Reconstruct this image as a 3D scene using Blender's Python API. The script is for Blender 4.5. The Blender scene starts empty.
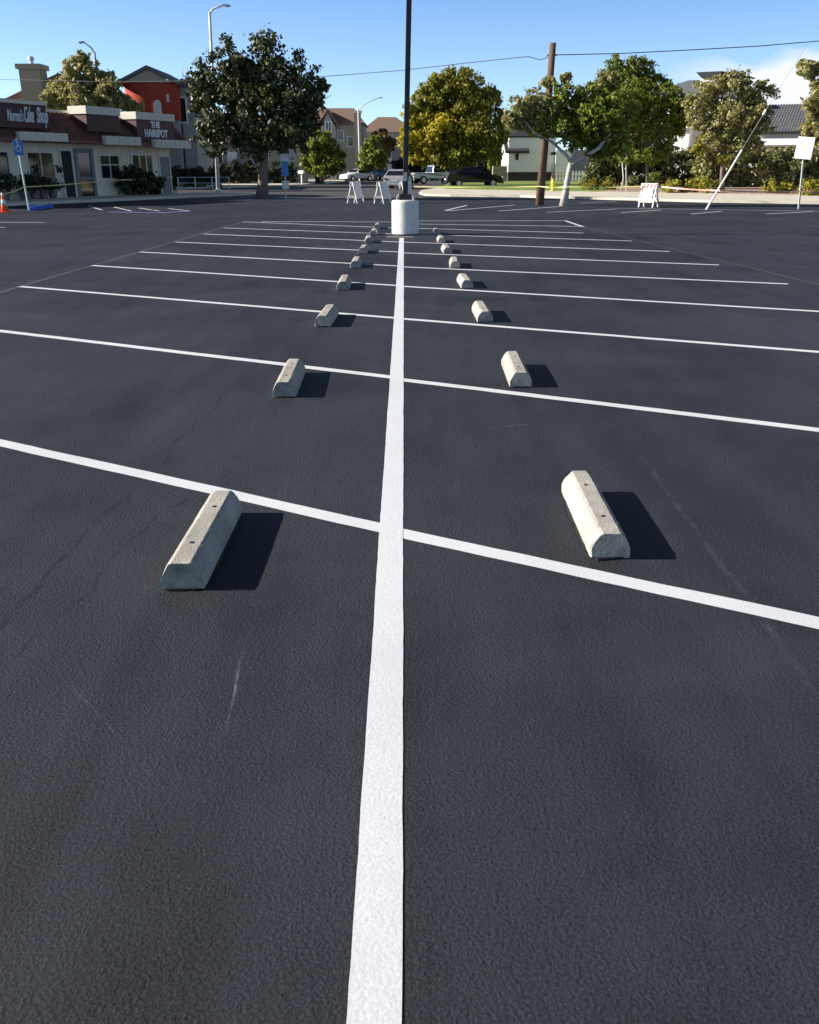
import bpy, bmesh, math, random
import numpy as np
from mathutils import Vector, Matrix, Euler
C = bpy.context.scene
COL = C.collection
R_ = math.radians
random.seed(7)

# ------------------------------------------------------------------ camera
FOC, H, VX, VY = 900.0, 1.55, 405.0, 168.0
PITCH = math.atan((512 - VY) / FOC)
YAW = math.atan((409.5 - VX) * math.cos(PITCH) / FOC)
cam_d = bpy.data.cameras.new('camera')
cam = bpy.data.objects.new('camera', cam_d); COL.objects.link(cam)
cam.location = (0, 0, H)
cam.rotation_euler = (math.pi / 2 - PITCH, 0, -YAW)
cam_d.sensor_fit = 'HORIZONTAL'; cam_d.sensor_width = 36; cam_d.lens = 36 * FOC / 819
cam_d.clip_start = 0.05; cam_d.clip_end = 3000
C.camera = cam
C.render.resolution_x, C.render.resolution_y = 819, 1024

# ------------------------------------------------------------------ world + sun
SUN_EL, SUN_AZ = R_(24.8), R_(0.5)             # sun low on the left, a touch beyond the camera plane
w = bpy.data.worlds.new('World'); C.world = w; w.use_nodes = True
nt = w.node_tree; nt.nodes.clear()
def wn(t, **k):
    n = nt.nodes.new(t)
    for a, b in k.items(): setattr(n, a, b)
    return n
def wm(op, a, b=None, c=None, clamp=False):
    n = wn('ShaderNodeMath', operation=op, use_clamp=clamp)
    for i, v in enumerate((a, b, c)):
        if v is None: continue
        if isinstance(v, (int, float)): n.inputs[i].default_value = v
        else: nt.links.new(v, n.inputs[i])
    return n.outputs[0]
tc = wn('ShaderNodeTexCoord')
sep = wn('ShaderNodeSeparateXYZ'); nt.links.new(tc.outputs['Generated'], sep.inputs[0])
comb = wn('ShaderNodeCombineXYZ')
nt.links.new(sep.outputs[0], comb.inputs[0]); nt.links.new(sep.outputs[1], comb.inputs[1])
nt.links.new(wm('ADD', wm('MULTIPLY', sep.outputs[2], 1.5), 0.11), comb.inputs[2])
nrm = wn('ShaderNodeVectorMath', operation='NORMALIZE'); nt.links.new(comb.outputs[0], nrm.inputs[0])
sky = wn('ShaderNodeTexSky', sky_type='NISHITA', sun_disc=False, sun_elevation=SUN_EL,
         sun_rotation=-(math.pi / 2 - SUN_AZ), altitude=200, air_density=1.0, dust_density=0.25, ozone_density=2.0)
nt.links.new(nrm.outputs[0], sky.inputs[0])
# low cloud bank over the roofs on the right
az = wm('DIVIDE', sep.outputs[0], wm('MAXIMUM', sep.outputs[1], 0.05))
el = sep.outputs[2]
nz = wn('ShaderNodeTexNoise'); nz.inputs['Scale'].default_value = 15; nz.inputs['Detail'].default_value = 8
mp = wn('ShaderNodeMapping'); mp.inputs['Scale'].default_value = (1, 1, 2.2)
nt.links.new(tc.outputs['Generated'], mp.inputs[0]); nt.links.new(mp.outputs[0], nz.inputs['Vector'])
top = wm('ADD', wm('MULTIPLY', wm('SUBTRACT', nz.outputs[0], 0.5), 0.06), 0.098)
m1 = wm('MULTIPLY', wm('SUBTRACT', top, el), 60, clamp=True)
m2 = wm('MULTIPLY', wm('SUBTRACT', az, wm('ADD', 0.19, wm('MULTIPLY', nz.outputs[0], 0.13))), 12, clamp=True)
front = wm('GREATER_THAN', sep.outputs[1], 0.0)
cl = wm('MULTIPLY', wm('MULTIPLY', wm('MULTIPLY', m1, m2), front), 0.95)
mix = wn('ShaderNodeMix', data_type='RGBA')
nt.links.new(cl, mix.inputs['Factor'])
tint = wn('ShaderNodeMix', data_type='RGBA', blend_type='MULTIPLY'); tint.inputs['Factor'].default_value = 1
nt.links.new(sky.outputs[0], tint.inputs[6]); 
zr = wn('ShaderNodeValToRGB'); zr.color_ramp.elements[0].position = 0.0; zr.color_ramp.elements[1].position = 0.45
e_ = zr.color_ramp.elements.new(0.16); e_.color = (0.86, 1.0, 1.14, 1)
zr.color_ramp.elements[0].color = (1.5, 1.36, 1.2, 1); zr.color_ramp.elements[-1].color = (0.40, 0.34, 0.28, 1)      # clear air: horizon brighter than the zenith
nt.links.new(sep.outputs[2], zr.inputs[0]); nt.links.new(zr.outputs[0], tint.inputs[7])
nt.links.new(tint.outputs[2], mix.inputs[6]); mix.inputs[7].default_value = (4.5, 4.6, 4.9, 1)
bg = wn('ShaderNodeBackground'); bg.inputs[1].default_value = 0.12
nt.links.new(mix.outputs[2], bg.inputs[0])
wo = wn('ShaderNodeOutputWorld'); nt.links.new(bg.outputs[0], wo.inputs[0])

sun_d = bpy.data.lights.new('sun', 'SUN'); sun_d.energy = 5.0; sun_d.angle = R_(0.5); sun_d.color = (1, 0.935, 0.84)
sun = bpy.data.objects.new('sun', sun_d); COL.objects.link(sun)
to_sun = Vector((-math.cos(SUN_EL) * math.cos(SUN_AZ), math.cos(SUN_EL) * math.sin(SUN_AZ), math.sin(SUN_EL)))
sun.rotation_euler = to_sun.to_track_quat('Z', 'Y').to_euler(); sun.location = (-40, 0, 40)
C.view_settings.view_transform = 'Standard'; C.view_settings.look = 'None'
C.view_settings.exposure = 0.9; C.view_settings.gamma = 1

# ------------------------------------------------------------------ surveying helpers (photo pixel -> place on site)
RM = cam.rotation_euler.to_matrix()
def ray(px, py): return RM @ Vector(((px - 409.5) / FOC, -(py - 512) / FOC, -1))
def G(px, py, z=0.0):
    d = ray(px, py); t = (z - H) / d.z
    return Vector((d.x * t, d.y * t, z))
def at(px, py, Y):
    d = ray(px, py); t = Y / d.y
    return Vector((d.x * t, Y, H + d.z * t))
def dist(py): return G(405, py).y
def ppm(Y): return FOC / (Y * math.cos(PITCH) + 0.5)      # pixels per metre at distance Y

# ------------------------------------------------------------------ materials
def mat(name, col, rough=0.7, metal=0.0, var=0.15, scale=6.0, bump=0.0, bscale=40.0, spec=0.5, stain=None, emit=None):
    m = bpy.data.materials.new(name); m.use_nodes = True
    n = m.node_tree.nodes; l = m.node_tree.links; p = n['Principled BSDF']
    p.inputs['Roughness'].default_value = rough; p.inputs['Metallic'].default_value = metal
    p.inputs['Specular IOR Level'].default_value = spec
    t = n.new('ShaderNodeTexCoord'); oi = n.new('ShaderNodeObjectInfo')
    ad = n.new('ShaderNodeVectorMath'); ad.operation = 'ADD'
    ml = n.new('ShaderNodeVectorMath'); ml.operation = 'SCALE'; ml.inputs['Scale'].default_value = 17.0
    cx = n.new('ShaderNodeCombineXYZ')
    for i in range(3): l.new(oi.outputs['Random'], cx.inputs[i])
    l.new(cx.outputs[0], ml.inputs[0]); l.new(t.outputs['Object'], ad.inputs[0]); l.new(ml.outputs[0], ad.inputs[1])
    nz = n.new('ShaderNodeTexNoise'); nz.inputs['Scale'].default_value = scale; nz.inputs['Detail'].default_value = 6
    l.new(ad.outputs[0], nz.inputs['Vector'])
    rp = n.new('ShaderNodeValToRGB'); rp.color_ramp.elements[0].position = 0.3; rp.color_ramp.elements[1].position = 0.7
    a = [max(0, c * (1 - var)) for c in col]; b = [min(1, c * (1 + var)) for c in col]
    if stain: a = stain
    rp.color_ramp.elements[0].color = (*a, 1); rp.color_ramp.elements[1].color = (*b, 1)
    l.new(nz.outputs[0], rp.inputs[0]); l.new(rp.outputs[0], p.inputs['Base Color'])
    if bump:
        bz = n.new('ShaderNodeTexNoise'); bz.inputs['Scale'].default_value = bscale; bz.inputs['Detail'].default_value = 5
        l.new(ad.outputs[0], bz.inputs['Vector'])
        bp = n.new('ShaderNodeBump'); bp.inputs['Strength'].default_value = bump; bp.inputs['Distance'].default_value = 0.01
        l.new(bz.outputs[0], bp.inputs['Height']); l.new(bp.outputs[0], p.inputs['Normal'])
    return m

def leaf_mat(name, cols, rough=0.5, trans=0.25):
    m = bpy.data.materials.new(name); m.use_nodes = True
    n = m.node_tree.nodes; l = m.node_tree.links; p = n['Principled BSDF']
    g = n.new('ShaderNodeNewGeometry'); rp = n.new('ShaderNodeValToRGB')
    cr = rp.color_ramp
    while len(cr.elements) < len(cols): cr.elements.new(0.5)
    for i, c in enumerate(cols):
        cr.elements[i].position = i / (len(cols) - 1); cr.elements[i].color = (*c, 1)
    l.new(g.outputs['Random Per Island'], rp.inputs[0]); l.new(rp.outputs[0], p.inputs['Base Color'])
    p.inputs['Roughness'].default_value = rough; p.inputs['Specular IOR Level'].default_value = 0.4
    tr = n.new('ShaderNodeBsdfTranslucent'); l.new(rp.outputs[0], tr.inputs[0])
    mx = n.new('ShaderNodeMixShader'); mx.inputs[0].default_value = trans
    l.new(p.outputs[0], mx.inputs[1]); l.new(tr.outputs[0], mx.inputs[2])
    l.new(mx.outputs[0], n['Material Output'].inputs[0])
    return m

def asphalt(name, dark, light, paint=False, seams=(), fine=1.0):
    """Seal-coated asphalt: fine grit, broad patches, hairline seams; or road paint laid over the same grit."""
    m = bpy.data.materials.new(name); m.use_nodes = True
    n = m.node_tree.nodes; l = m.node_tree.links; p = n['Principled BSDF']
    t = n.new('ShaderNodeTexCoord'); P = t.outputs['Object']
    def noise(sc, det=4, ro=0.55, vec=None, dist=0):
        z = n.new('ShaderNodeTexNoise'); z.inputs['Scale'].default_value = sc; z.inputs['Detail'].default_value = det
        z.inputs['Roughness'].default_value = ro; z.inputs['Distortion'].default_value = dist
        l.new(vec or P, z.inputs['Vector']); return z.outputs[0]
    def mth(op, a, b=None, c=None, clamp=False):
        q = n.new('ShaderNodeMath'); q.operation = op; q.use_clamp = clamp
        for i, v in enumerate((a, b, c)):
            if v is None: continue
            if isinstance(v, (int, float)): q.inputs[i].default_value = v
            else: l.new(v, q.inputs[i])
        return q.outputs[0]
    big = noise(0.35, 5, 0.6, dist=0.6)
    mid = noise(2.2, 5, 0.6, dist=0.8)
    strk = n.new('ShaderNodeMapping'); strk.inputs['Rotation'].default_value = (0, 0, R_(38)); strk.inputs['Scale'].default_value = (3.0, 0.35, 1)
    l.new(P, strk.inputs[0]); stn = noise(1.0, 4, 0.6, strk.outputs[0], 0.5)      # squeegee sweeps
    grit = noise(112 * fine, 5, 0.7)
    pit = noise(45 * fine, 5, 0.66)
    vr = n.new('ShaderNodeTexVoronoi'); vr.inputs['Scale'].default_value = 88 * fine; l.new(P, vr.inputs['Vector'])
    f = mth('ADD', mth('MULTIPLY', big, 0.85), mth('ADD', mth('MULTIPLY', mid, 0.35), mth('MULTIPLY', stn, 0.4)))
    f = mth('ADD', f, mth('MULTIPLY', mth('SUBTRACT', grit, 0.5), 1.3))  # grit tone; the contrast also puts bright sunlit specks into the colour
    rp = n.new('ShaderNodeValToRGB'); rp.color_ramp.elements[0].position = 0.48; rp.color_ramp.elements[1].position = 1.0
    rp.color_ramp.elements[0].color = (*dark, 1); rp.color_ramp.elements[1].color = (*light, 1)
    l.new(f, rp.inputs[0]); col = rp.outputs[0]
    sm = None
    for (a, b, wd, amp, c) in seams:
        a = Vector(a); b = Vector(b); d = (b - a); L = d.length; d = d / L
        wv = n.new('ShaderNodeTexNoise'); wv.inputs['Scale'].default_value = 1.7; wv.inputs['Detail'].default_value = 6
        l.new(P, wv.inputs['Vector'])
        s = n.new('ShaderNodeSeparateXYZ'); l.new(P, s.inputs[0])
        off = mth('MULTIPLY', mth('SUBTRACT', wv.outputs[0], 0.5), amp)
        dx = mth('SUBTRACT', s.outputs[0], a.x); dy = mth('SUBTRACT', s.outputs[1], a.y)
        per = mth('ADD', mth('SUBTRACT', mth('MULTIPLY', dx, d.y), mth('MULTIPLY', dy, d.x)), off)
        alo = mth('ADD', mth('MULTIPLY', dx, d.x), mth('MULTIPLY', dy, d.y))
        msk = mth('SUBTRACT', 1.0, mth('DIVIDE', mth('ABSOLUTE', per), wd), clamp=True)
        msk = mth('MULTIPLY', msk, mth('MULTIPLY', mth('MULTIPLY', alo, 3, clamp=True), mth('MULTIPLY', mth('SUBTRACT', L, alo), 3, clamp=True)))
        msk = mth('MULTIPLY', msk, mth('MULTIPLY_ADD', mth('SUBTRACT', noise(6, 5, 0.7), 0.40), 4, 0, clamp=True)); msk = mth('MULTIPLY', msk, 0.75)
        q = n.new('ShaderNodeMix'); q.data_type = 'RGBA'; l.new(msk, q.inputs[0]); l.new(col, q.inputs[6]); q.inputs[7].default_value = (*c, 1)
        col = q.outputs[2]
    l.new(col, p.inputs['Base Color'])
    if paint:
        p.inputs['Roughness'].default_value = 0.8
        pore = mth('MULTIPLY', mth('SUBTRACT', noise(170, 4, 0.7), 0.63), 7, clamp=True)      # asphalt showing through the film
        worn = mth('MULTIPLY', mth('SUBTRACT', noise(9, 5, 0.7), 0.46), 5, clamp=True)
        q = n.new('ShaderNodeMix'); q.data_type = 'RGBA'; l.new(mth('MULTIPLY', pore, mth('MULTIPLY_ADD', worn, 0.6, 0.15)), q.inputs[0]); l.new(col, q.inputs[6]); q.inputs[7].default_value = (0.08, 0.085, 0.09, 1)
        l.new(q.outputs[2], p.inputs['Base Color'])
    else:
        l.new(mth('MULTIPLY_ADD', mid, 0.25, 0.50), p.inputs['Roughness'])
        p.inputs['Specular IOR Level'].default_value = 0.12
    hgt = mth('ADD', mth('MULTIPLY', grit, 1.2), mth('ADD', mth('MULTIPLY', pit, 0.6), mth('MULTIPLY', vr.outputs['Distance'], 0.3)))
    hgt = mth('MULTIPLY', hgt, mth('MULTIPLY_ADD', mth('SUBTRACT', big, 0.35), 1.6, 0.45, clamp=True))
    bp = n.new('ShaderNodeBump'); bp.inputs['Strength'].default_value = 0.2 if paint else 1.0
    bp.inputs['Distance'].default_value = 0.013
    l.new(hgt, bp.inputs['Height']); l.new(bp.outputs[0], p.inputs['Normal'])
    return m

M = {}
M['endface'] = mat('splashed_concrete', (0.29, 0.275, 0.25), 0.9, var=0.35, scale=16, bump=0.5, bscale=60)
def concrete_mat():
    m = mat('weathered_concrete', (0.40, 0.375, 0.335), 0.88, var=0.16, scale=6, bump=0.45, bscale=110)
    n = m.node_tree.nodes; l = m.node_tree.links; p = n['Principled BSDF']
    src = p.inputs['Base Color'].links[0].from_socket; P = n['Vector Math'].outputs[0]
    def layer(src, scale, lo, gain, amt, col, stretch=None):
        v = P
        if stretch: mp = n.new('ShaderNodeMapping'); mp.inputs['Scale'].default_value = stretch; l.new(P, mp.inputs[0]); v = mp.outputs[0]
        z = n.new('ShaderNodeTexNoise'); z.inputs['Scale'].default_value = scale; z.inputs['Detail'].default_value = 6; z.inputs['Roughness'].default_value = 0.65; l.new(v, z.inputs['Vector'])
        a = n.new('ShaderNodeMath'); a.operation = 'SUBTRACT'; l.new(z.outputs[0], a.inputs[0]); a.inputs[1].default_value = lo
        b = n.new('ShaderNodeMath'); b.operation = 'MULTIPLY'; b.use_clamp = True; l.new(a.outputs[0], b.inputs[0]); b.inputs[1].default_value = gain
        c = n.new('ShaderNodeMath'); c.operation = 'MULTIPLY'; l.new(b.outputs[0], c.inputs[0]); c.inputs[1].default_value = amt
        q = n.new('ShaderNodeMix'); q.data_type = 'RGBA'; l.new(c.outputs[0], q.inputs[0]); l.new(src, q.inputs[6]); q.inputs[7].default_value = (*col, 1)
        return q.outputs[2]
    src = layer(src, 160, 0.57, 9, 0.85, (0.10, 0.11, 0.095))            # pinholes
    src = layer(src, 5, 0.52, 6, 0.6, (0.21, 0.185, 0.15), (1, 0.5, 1))  # damp stains
    src = layer(src, 9, 0.62, 8, 0.6, (0.06, 0.058, 0.055), (2.2, 0.4, 2))  # tyre scuffs
    l.new(src, p.inputs['Base Color']); return m
M['concrete'] = concrete_mat()
M['pedestal'] = mat('painted_concrete', (0.72, 0.70, 0.65), 0.75, var=0.12, scale=5, bump=0.4, bscale=25)
M['tar_and_hole'] = mat('sealcoat_smear_and_hole', (0.012, 0.013, 0.016), 0.6, bump=0.4)
M['bronze'] = mat('dark_bronze_metal', (0.035, 0.03, 0.028), 0.45, 0.3)
M['galv'] = mat('galvanised_steel', (0.50, 0.52, 0.54), 0.45, 0.5, var=0.08)
M['galv_pale'] = mat('pale_painted_steel', (0.66, 0.66, 0.64), 0.5, 0.0, var=0.06)
M['wood'] = mat('creosoted_wood', (0.14, 0.085, 0.055), 0.9, var=0.35, scale=14, bump=0.6, bscale=30)
M['white'] = mat('white_paint', (0.80, 0.79, 0.76), 0.55, var=0.04)
M['white2'] = mat('white_stucco', (0.75, 0.74, 0.71), 0.85, var=0.05, bump=0.3, bscale=20)
M['red'] = mat('red_reflective', (0.55, 0.10, 0.06), 0.5, var=0.08)
M['orange'] = mat('cone_orange', (0.75, 0.10, 0.03), 0.5, var=0.08)
M['tape'] = mat('yellow_tape', (0.62, 0.56, 0.22), 0.5, var=0.1)
M['tape_red'] = mat('pink_tape', (0.75, 0.38, 0.30), 0.45, var=0.2, scale=2)
M['blue'] = mat('sign_blue', (0.04, 0.18, 0.50), 0.4, var=0.06)
M['bluekerb'] = mat('blue_kerb_paint', (0.03, 0.12, 0.55), 0.6, var=0.2)
M['sidewalk'] = mat('sidewalk_concrete', (0.60, 0.55, 0.46), 0.85, var=0.12, scale=1.2, bump=0.3, bscale=60)
M['grass'] = mat('lawn_grass', (0.17, 0.235, 0.035), 0.85, var=0.35, scale=3, bump=1.0, bscale=18)
M['mulch'] = mat('bed_mulch', (0.36, 0.25, 0.185), 0.95, var=0.35, scale=6, bump=0.9, bscale=20)
M['bark'] = mat('grey_bark', (0.17, 0.14, 0.11), 0.9, var=0.3, scale=12, bump=0.7, bscale=30)
M['palebark'] = mat('whitewashed_bark', (0.46, 0.43, 0.38), 0.85, var=0.2, scale=8, bump=0.5, bscale=30)
M['shopwall'] = mat('shop_siding', (0.76, 0.69, 0.55), 0.8, var=0.06)
M['tile'] = mat('brown_roof_tile', (0.21, 0.088, 0.066), 0.75, var=0.3, scale=5)
M['signpanel'] = mat('maroon_panel', (0.085, 0.024, 0.027), 0.6, var=0.2)
M['trim'] = mat('cream_trim', (0.72, 0.66, 0.55), 0.7, var=0.06)
M['glass'] = mat('dark_glass', (0.012, 0.015, 0.02), 0.06, var=0.3, spec=0.7)
M['dark'] = mat('dark_interior', (0.008, 0.008, 0.010), 0.7)
M['greydoor'] = mat('grey_door', (0.18, 0.19, 0.21), 0.6)
M['letters'] = mat('white_letters', (0.80, 0.80, 0.82), 0.5, var=0.02)
M['tan'] = mat('tan_stucco', (0.40, 0.32, 0.23), 0.9, var=0.06, bump=0.3, bscale=20)
M['redstucco'] = mat('red_stucco', (0.42, 0.055, 0.025), 0.85, var=0.08, bump=0.3, bscale=15)
M['greystucco'] = mat('grey_stucco', (0.33, 0.32, 0.30), 0.9, var=0.06)
M['greenstucco'] = mat('sage_stucco', (0.36, 0.36, 0.29), 0.9, var=0.06)
M['cream'] = mat('cream_stucco', (0.58, 0.49, 0.34), 0.9, var=0.06)
M['pink'] = mat('pinkish_stucco', (0.46, 0.36, 0.29), 0.9, var=0.06)
M['brownroof'] = mat('brown_shingle', (0.20, 0.13, 0.095), 0.9, var=0.25, scale=4, bump=0.5, bscale=8)
M['greyroof'] = mat('grey_tile_roof', (0.12, 0.125, 0.135), 0.8, var=0.2, scale=4)
M['darkroof'] = mat('charcoal_roof', (0.03, 0.03, 0.036), 0.8)
M['stone'] = mat('tan_stone', (0.30, 0.24, 0.18), 0.9, var=0.35, scale=5, bump=0.6, bscale=8)
M['plum'] = mat('dark_brick', (0.04, 0.035, 0.045), 0.9, var=0.3)
M['fence'] = mat('grey_fence', (0.28, 0.28, 0.29), 0.85, var=0.1)
M['black_car'] = mat('black_car_paint', (0.008, 0.008, 0.011), 0.18, var=0.02)
M['silver_car'] = mat('silver_car_paint', (0.50, 0.50, 0.50), 0.28, 0.35, var=0.02)
M['white_car'] = mat('white_car_paint', (0.72, 0.73, 0.75), 0.25, var=0.02)
M['blue_car'] = mat('teal_car_paint', (0.10, 0.24, 0.36), 0.25, 0.2, var=0.02)
M['dark_car'] = mat('charcoal_car_paint', (0.03, 0.032, 0.04), 0.25, var=0.02)
M['tyre'] = mat('tyre_rubber', (0.012, 0.012, 0.012), 0.9)
M['rim'] = mat('alloy_rim', (0.45, 0.45, 0.46), 0.35, 0.7, var=0.03)
M['lamp_red'] = mat('tail_lamp', (0.35, 0.015, 0.012), 0.25)
M['lamp_clear'] = mat('head_lamp', (0.65, 0.66, 0.68), 0.15)
M['plate'] = mat('plate_white', (0.7, 0.7, 0.68), 0.5)
M['hydrant'] = mat('yellow_hydrant', (0.75, 0.60, 0.06), 0.45, var=0.06)
M['bin'] = mat('dark_plastic', (0.02, 0.025, 0.022), 0.6)
M['pot'] = mat('clay_pot', (0.17, 0.13, 0.11), 0.8)
M['wire'] = mat('black_cable', (0.02, 0.02, 0.022), 0.6)

L = {}
L['magnolia'] = leaf_mat('magnolia_leaf', [(0.020, 0.028, 0.009), (0.048, 0.062, 0.016), (0.09, 0.105, 0.03), (0.14, 0.125, 0.05)], 0.48, 0.14)
L['green'] = leaf_mat('green_leaf', [(0.11, 0.15, 0.02), (0.22, 0.27, 0.04), (0.37, 0.40, 0.07)], 0.5, 0.55)
L['yellowgreen'] = leaf_mat('yellow_green_leaf', [(0.13, 0.135, 0.018), (0.25, 0.24, 0.03), (0.40, 0.36, 0.05)], 0.5, 0.48)
L['yellow'] = leaf_mat('yellow_leaf', [(0.28, 0.24, 0.015), (0.46, 0.38, 0.02), (0.58, 0.49, 0.04)], 0.55, 0.42)  # autumn yellow, with the sunlit side of the crown put into colour
L['deep'] = leaf_mat('deep_green_leaf', [(0.09, 0.12, 0.018), (0.18, 0.215, 0.03), (0.32, 0.33, 0.05)], 0.45, 0.52)
L['olive'] = leaf_mat('olive_leaf', [(0.19, 0.185, 0.06), (0.34, 0.32, 0.11), (0.50, 0.46, 0.21)], 0.6, 0.45)
L['rust'] = leaf_mat('rust_leaf', [(0.09, 0.075, 0.02), (0.2, 0.12, 0.03), (0.24, 0.15, 0.04)], 0.6, 0.25)
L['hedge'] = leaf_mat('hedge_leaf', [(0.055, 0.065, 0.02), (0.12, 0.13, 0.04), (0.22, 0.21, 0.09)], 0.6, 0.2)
L['sunhedge'] = leaf_mat('sunlit_hedge_leaf', [(0.10, 0.11, 0.03), (0.24, 0.24, 0.08), (0.44, 0.40, 0.19)], 0.6, 0.25)  # lighter copy of the hedge leaf, sunlight put into its colour
L['shrub'] = leaf_mat('lime_shrub_leaf', [(0.16, 0.155, 0.015), (0.28, 0.25, 0.025), (0.36, 0.32, 0.04)], 0.55, 0.25)
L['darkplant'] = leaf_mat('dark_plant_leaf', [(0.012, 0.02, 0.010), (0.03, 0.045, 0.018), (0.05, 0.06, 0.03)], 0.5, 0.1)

# ------------------------------------------------------------------ object helpers
def tag(o, label=None, cat=None, group=None, kind=None):
    if label: o['label'] = label
    if cat: o['category'] = cat
    if group: o['group'] = group
    if kind: o['kind'] = kind
    return o
def thing(name, label, cat, loc=(0, 0, 0), rz=0, group=None):
    o = bpy.data.objects.new(name, None); COL.objects.link(o)
    o.empty_display_size = 0.2; o.location = loc; o.rotation_euler = (0, 0, rz)
    return tag(o, label, cat, group)
class MB:
    def __init__(s): s.bm = bmesh.new()
    def box(s, a, b, rot=None, piv=None):
        """axis box from corner a to corner b, optionally turned by Euler rot about its centre (or piv)"""
        a = Vector(a); b = Vector(b); c = (a + b) / 2; h = (b - a) / 2
        vs = []
        for z in (-1, 1):
            for x, y in ((-1, -1), (1, -1), (1, 1), (-1, 1)): vs.append(Vector((x * h.x, y * h.y, z * h.z)) + c)
        if rot:
            p = Vector(piv) if piv is not None else c; m = Euler(rot).to_matrix(); vs = [m @ (v - p) + p for v in vs]
        v = [s.bm.verts.new(x) for x in vs]
        for f in ((3, 2, 1, 0), (4, 5, 6, 7), (0, 1, 5, 4), (1, 2, 6, 5), (2, 3, 7, 6), (3, 0, 4, 7)): s.bm.faces.new([v[i] for i in f])
        return s
    def bar(s, p, q, wx, wy=None, up=(0, 0, 1)):
        p = Vector(p); q = Vector(q); wy = wy or wx; d = (q - p).normalized(); u = Vector(up)
        if abs(d.dot(u)) > 0.95: u = Vector((0, 1, 0))
        a = d.cross(u).normalized(); b = a.cross(d)
        v = []
        for c in (p, q):
            for i, j in ((-1, -1), (1, -1), (1, 1), (-1, 1)): v.append(s.bm.verts.new(c + a * (i * wx / 2) + b * (j * wy / 2)))
        for f in ((3, 2, 1, 0), (4, 5, 6, 7), (0, 1, 5, 4), (1, 2, 6, 5), (2, 3, 7, 6), (3, 0, 4, 7)): s.bm.faces.new([v[i] for i in f])
        return s
    def tube(s, pts, rad, n=8, cap=True):
        pts = [Vector(p) for p in pts]
        if isinstance(rad, (int, float)): rad = [rad] * len(pts)
        rings = []; a0 = None
        for i, p in enumerate(pts):
            d = (pts[min(i + 1, len(pts) - 1)] - pts[max(i - 1, 0)]).normalized()
            if a0 is None:
                u = Vector((0, 0, 1)) if abs(d.z) < 0.9 else Vector((1, 0, 0)); a0 = d.cross(u).normalized()
            a = (a0 - d * a0.dot(d)).normalized(); b = d.cross(a); a0 = a
            rings.append([s.bm.verts.new(p + (a * math.cos(2 * math.pi * k / n) + b * math.sin(2 * math.pi * k / n)) * rad[i]) for k in range(n)])
        for r0, r1 in zip(rings, rings[1:]):
            for k in range(n): s.bm.faces.new((r0[k], r0[(k + 1) % n], r1[(k + 1) % n], r1[k]))
        if cap: s.bm.faces.new(rings[0][::-1]); s.bm.faces.new(rings[-1])
        return s
    def lathe(s, prof, n=24, c=(0, 0, 0)):
        c = Vector(c); rings = []
        for r, z in prof:
            rings.append([s.bm.verts.new(c + Vector((max(r, 1e-4) * math.cos(2 * math.pi * k / n), max(r, 1e-4) * math.sin(2 * math.pi * k / n), z))) for k in range(n)])
        for r0, r1 in zip(rings, rings[1:]):
            for k in range(n): s.bm.faces.new((r0[k], r0[(k + 1) % n], r1[(k + 1) % n], r1[k]))
        s.bm.faces.new(rings[0][::-1]); s.bm.faces.new(rings[-1]); return s
    def prism(s, poly, ext):
        """polygon (3-D points) swept along vector ext"""
        e = Vector(ext); a = [s.bm.verts.new(p) for p in poly]; b = [s.bm.verts.new(Vector(p) + e) for p in poly]
        s.bm.faces.new(a[::-1]); s.bm.faces.new(b); n = len(a)
        for i in range(n): s.bm.faces.new((a[i], a[(i + 1) % n], b[(i + 1) % n], b[i]))
        return s
    def face(s, pts): s.bm.faces.new([s.bm.verts.new(p) for p in pts]); return s
    def build(s, name, m, parent=None, smooth=False, bevel=0.0, tri=False):
        bmesh.ops.recalc_face_normals(s.bm, faces=s.bm.faces)
        me = bpy.data.meshes.new(name); s.bm.to_mesh(me); s.bm.free()
        if smooth:
            for p in me.polygons: p.use_smooth = True
        for q in (m if isinstance(m, (list, tuple)) else [m]): me.materials.append(q)
        o = bpy.data.objects.new(name, me); COL.objects.link(o)
        if parent is not None: o.parent = parent
        if bevel:
            b = o.modifiers.new('bevel', 'BEVEL'); b.width = bevel; b.segments = 2; b.limit_method = 'ANGLE'
        return o
def copy_tree(o, parent=None):
    c = o.copy(); COL.objects.link(c)
    if parent is not None: c.parent = parent
    for ch in list(o.children): copy_tree(ch, c)
    return c
def structure(name, mb, m, **k):
    o = mb.build(name, m, **k); o['kind'] = 'structure'; return o
def text_mesh(name, body, size, m, parent, loc, rot=(math.pi / 2, 0, 0), shear=0.0, bold=0.0, spacing=1.0, sx=1.0, align='CENTER'):
    cu = bpy.data.curves.new(name, 'FONT'); cu.body = body; cu.size = size; cu.extrude = 0.02
    cu.shear = shear; cu.offset = bold; cu.space_character = spacing; cu.align_x = align; cu.space_line = 0.85
    t = bpy.data.objects.new(name, cu); COL.objects.link(t)
    me = bpy.data.meshes.new_from_object(t.evaluated_get(bpy.context.evaluated_depsgraph_get()))
    bpy.data.objects.remove(t); bpy.data.curves.remove(cu)
    me.name = name; me.materials.clear(); me.materials.append(m)
    o = bpy.data.objects.new(name, me); COL.objects.link(o); o.parent = parent
    o.location = loc; o.rotation_euler = rot; o.scale = (sx, 1, 1); return o
class Frame:
    """a facade frame: local x to the right as seen from outside, local y into the building"""
    def __init__(s, org, rz): s.o = Vector(org); s.rz = rz; s.m = Matrix.Rotation(rz, 3, 'Z'); s.mi = s.m.inverted()
    def hit(s, px, py, ly=0.0):
        c = s.mi @ (Vector((0, 0, H)) - s.o); d = s.mi @ ray(px, py); t = (ly - c.y) / d.y; p = c + d * t
        return p.x, p.z
    def loc(s, P): return s.mi @ (Vector(P) - s.o)

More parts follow.
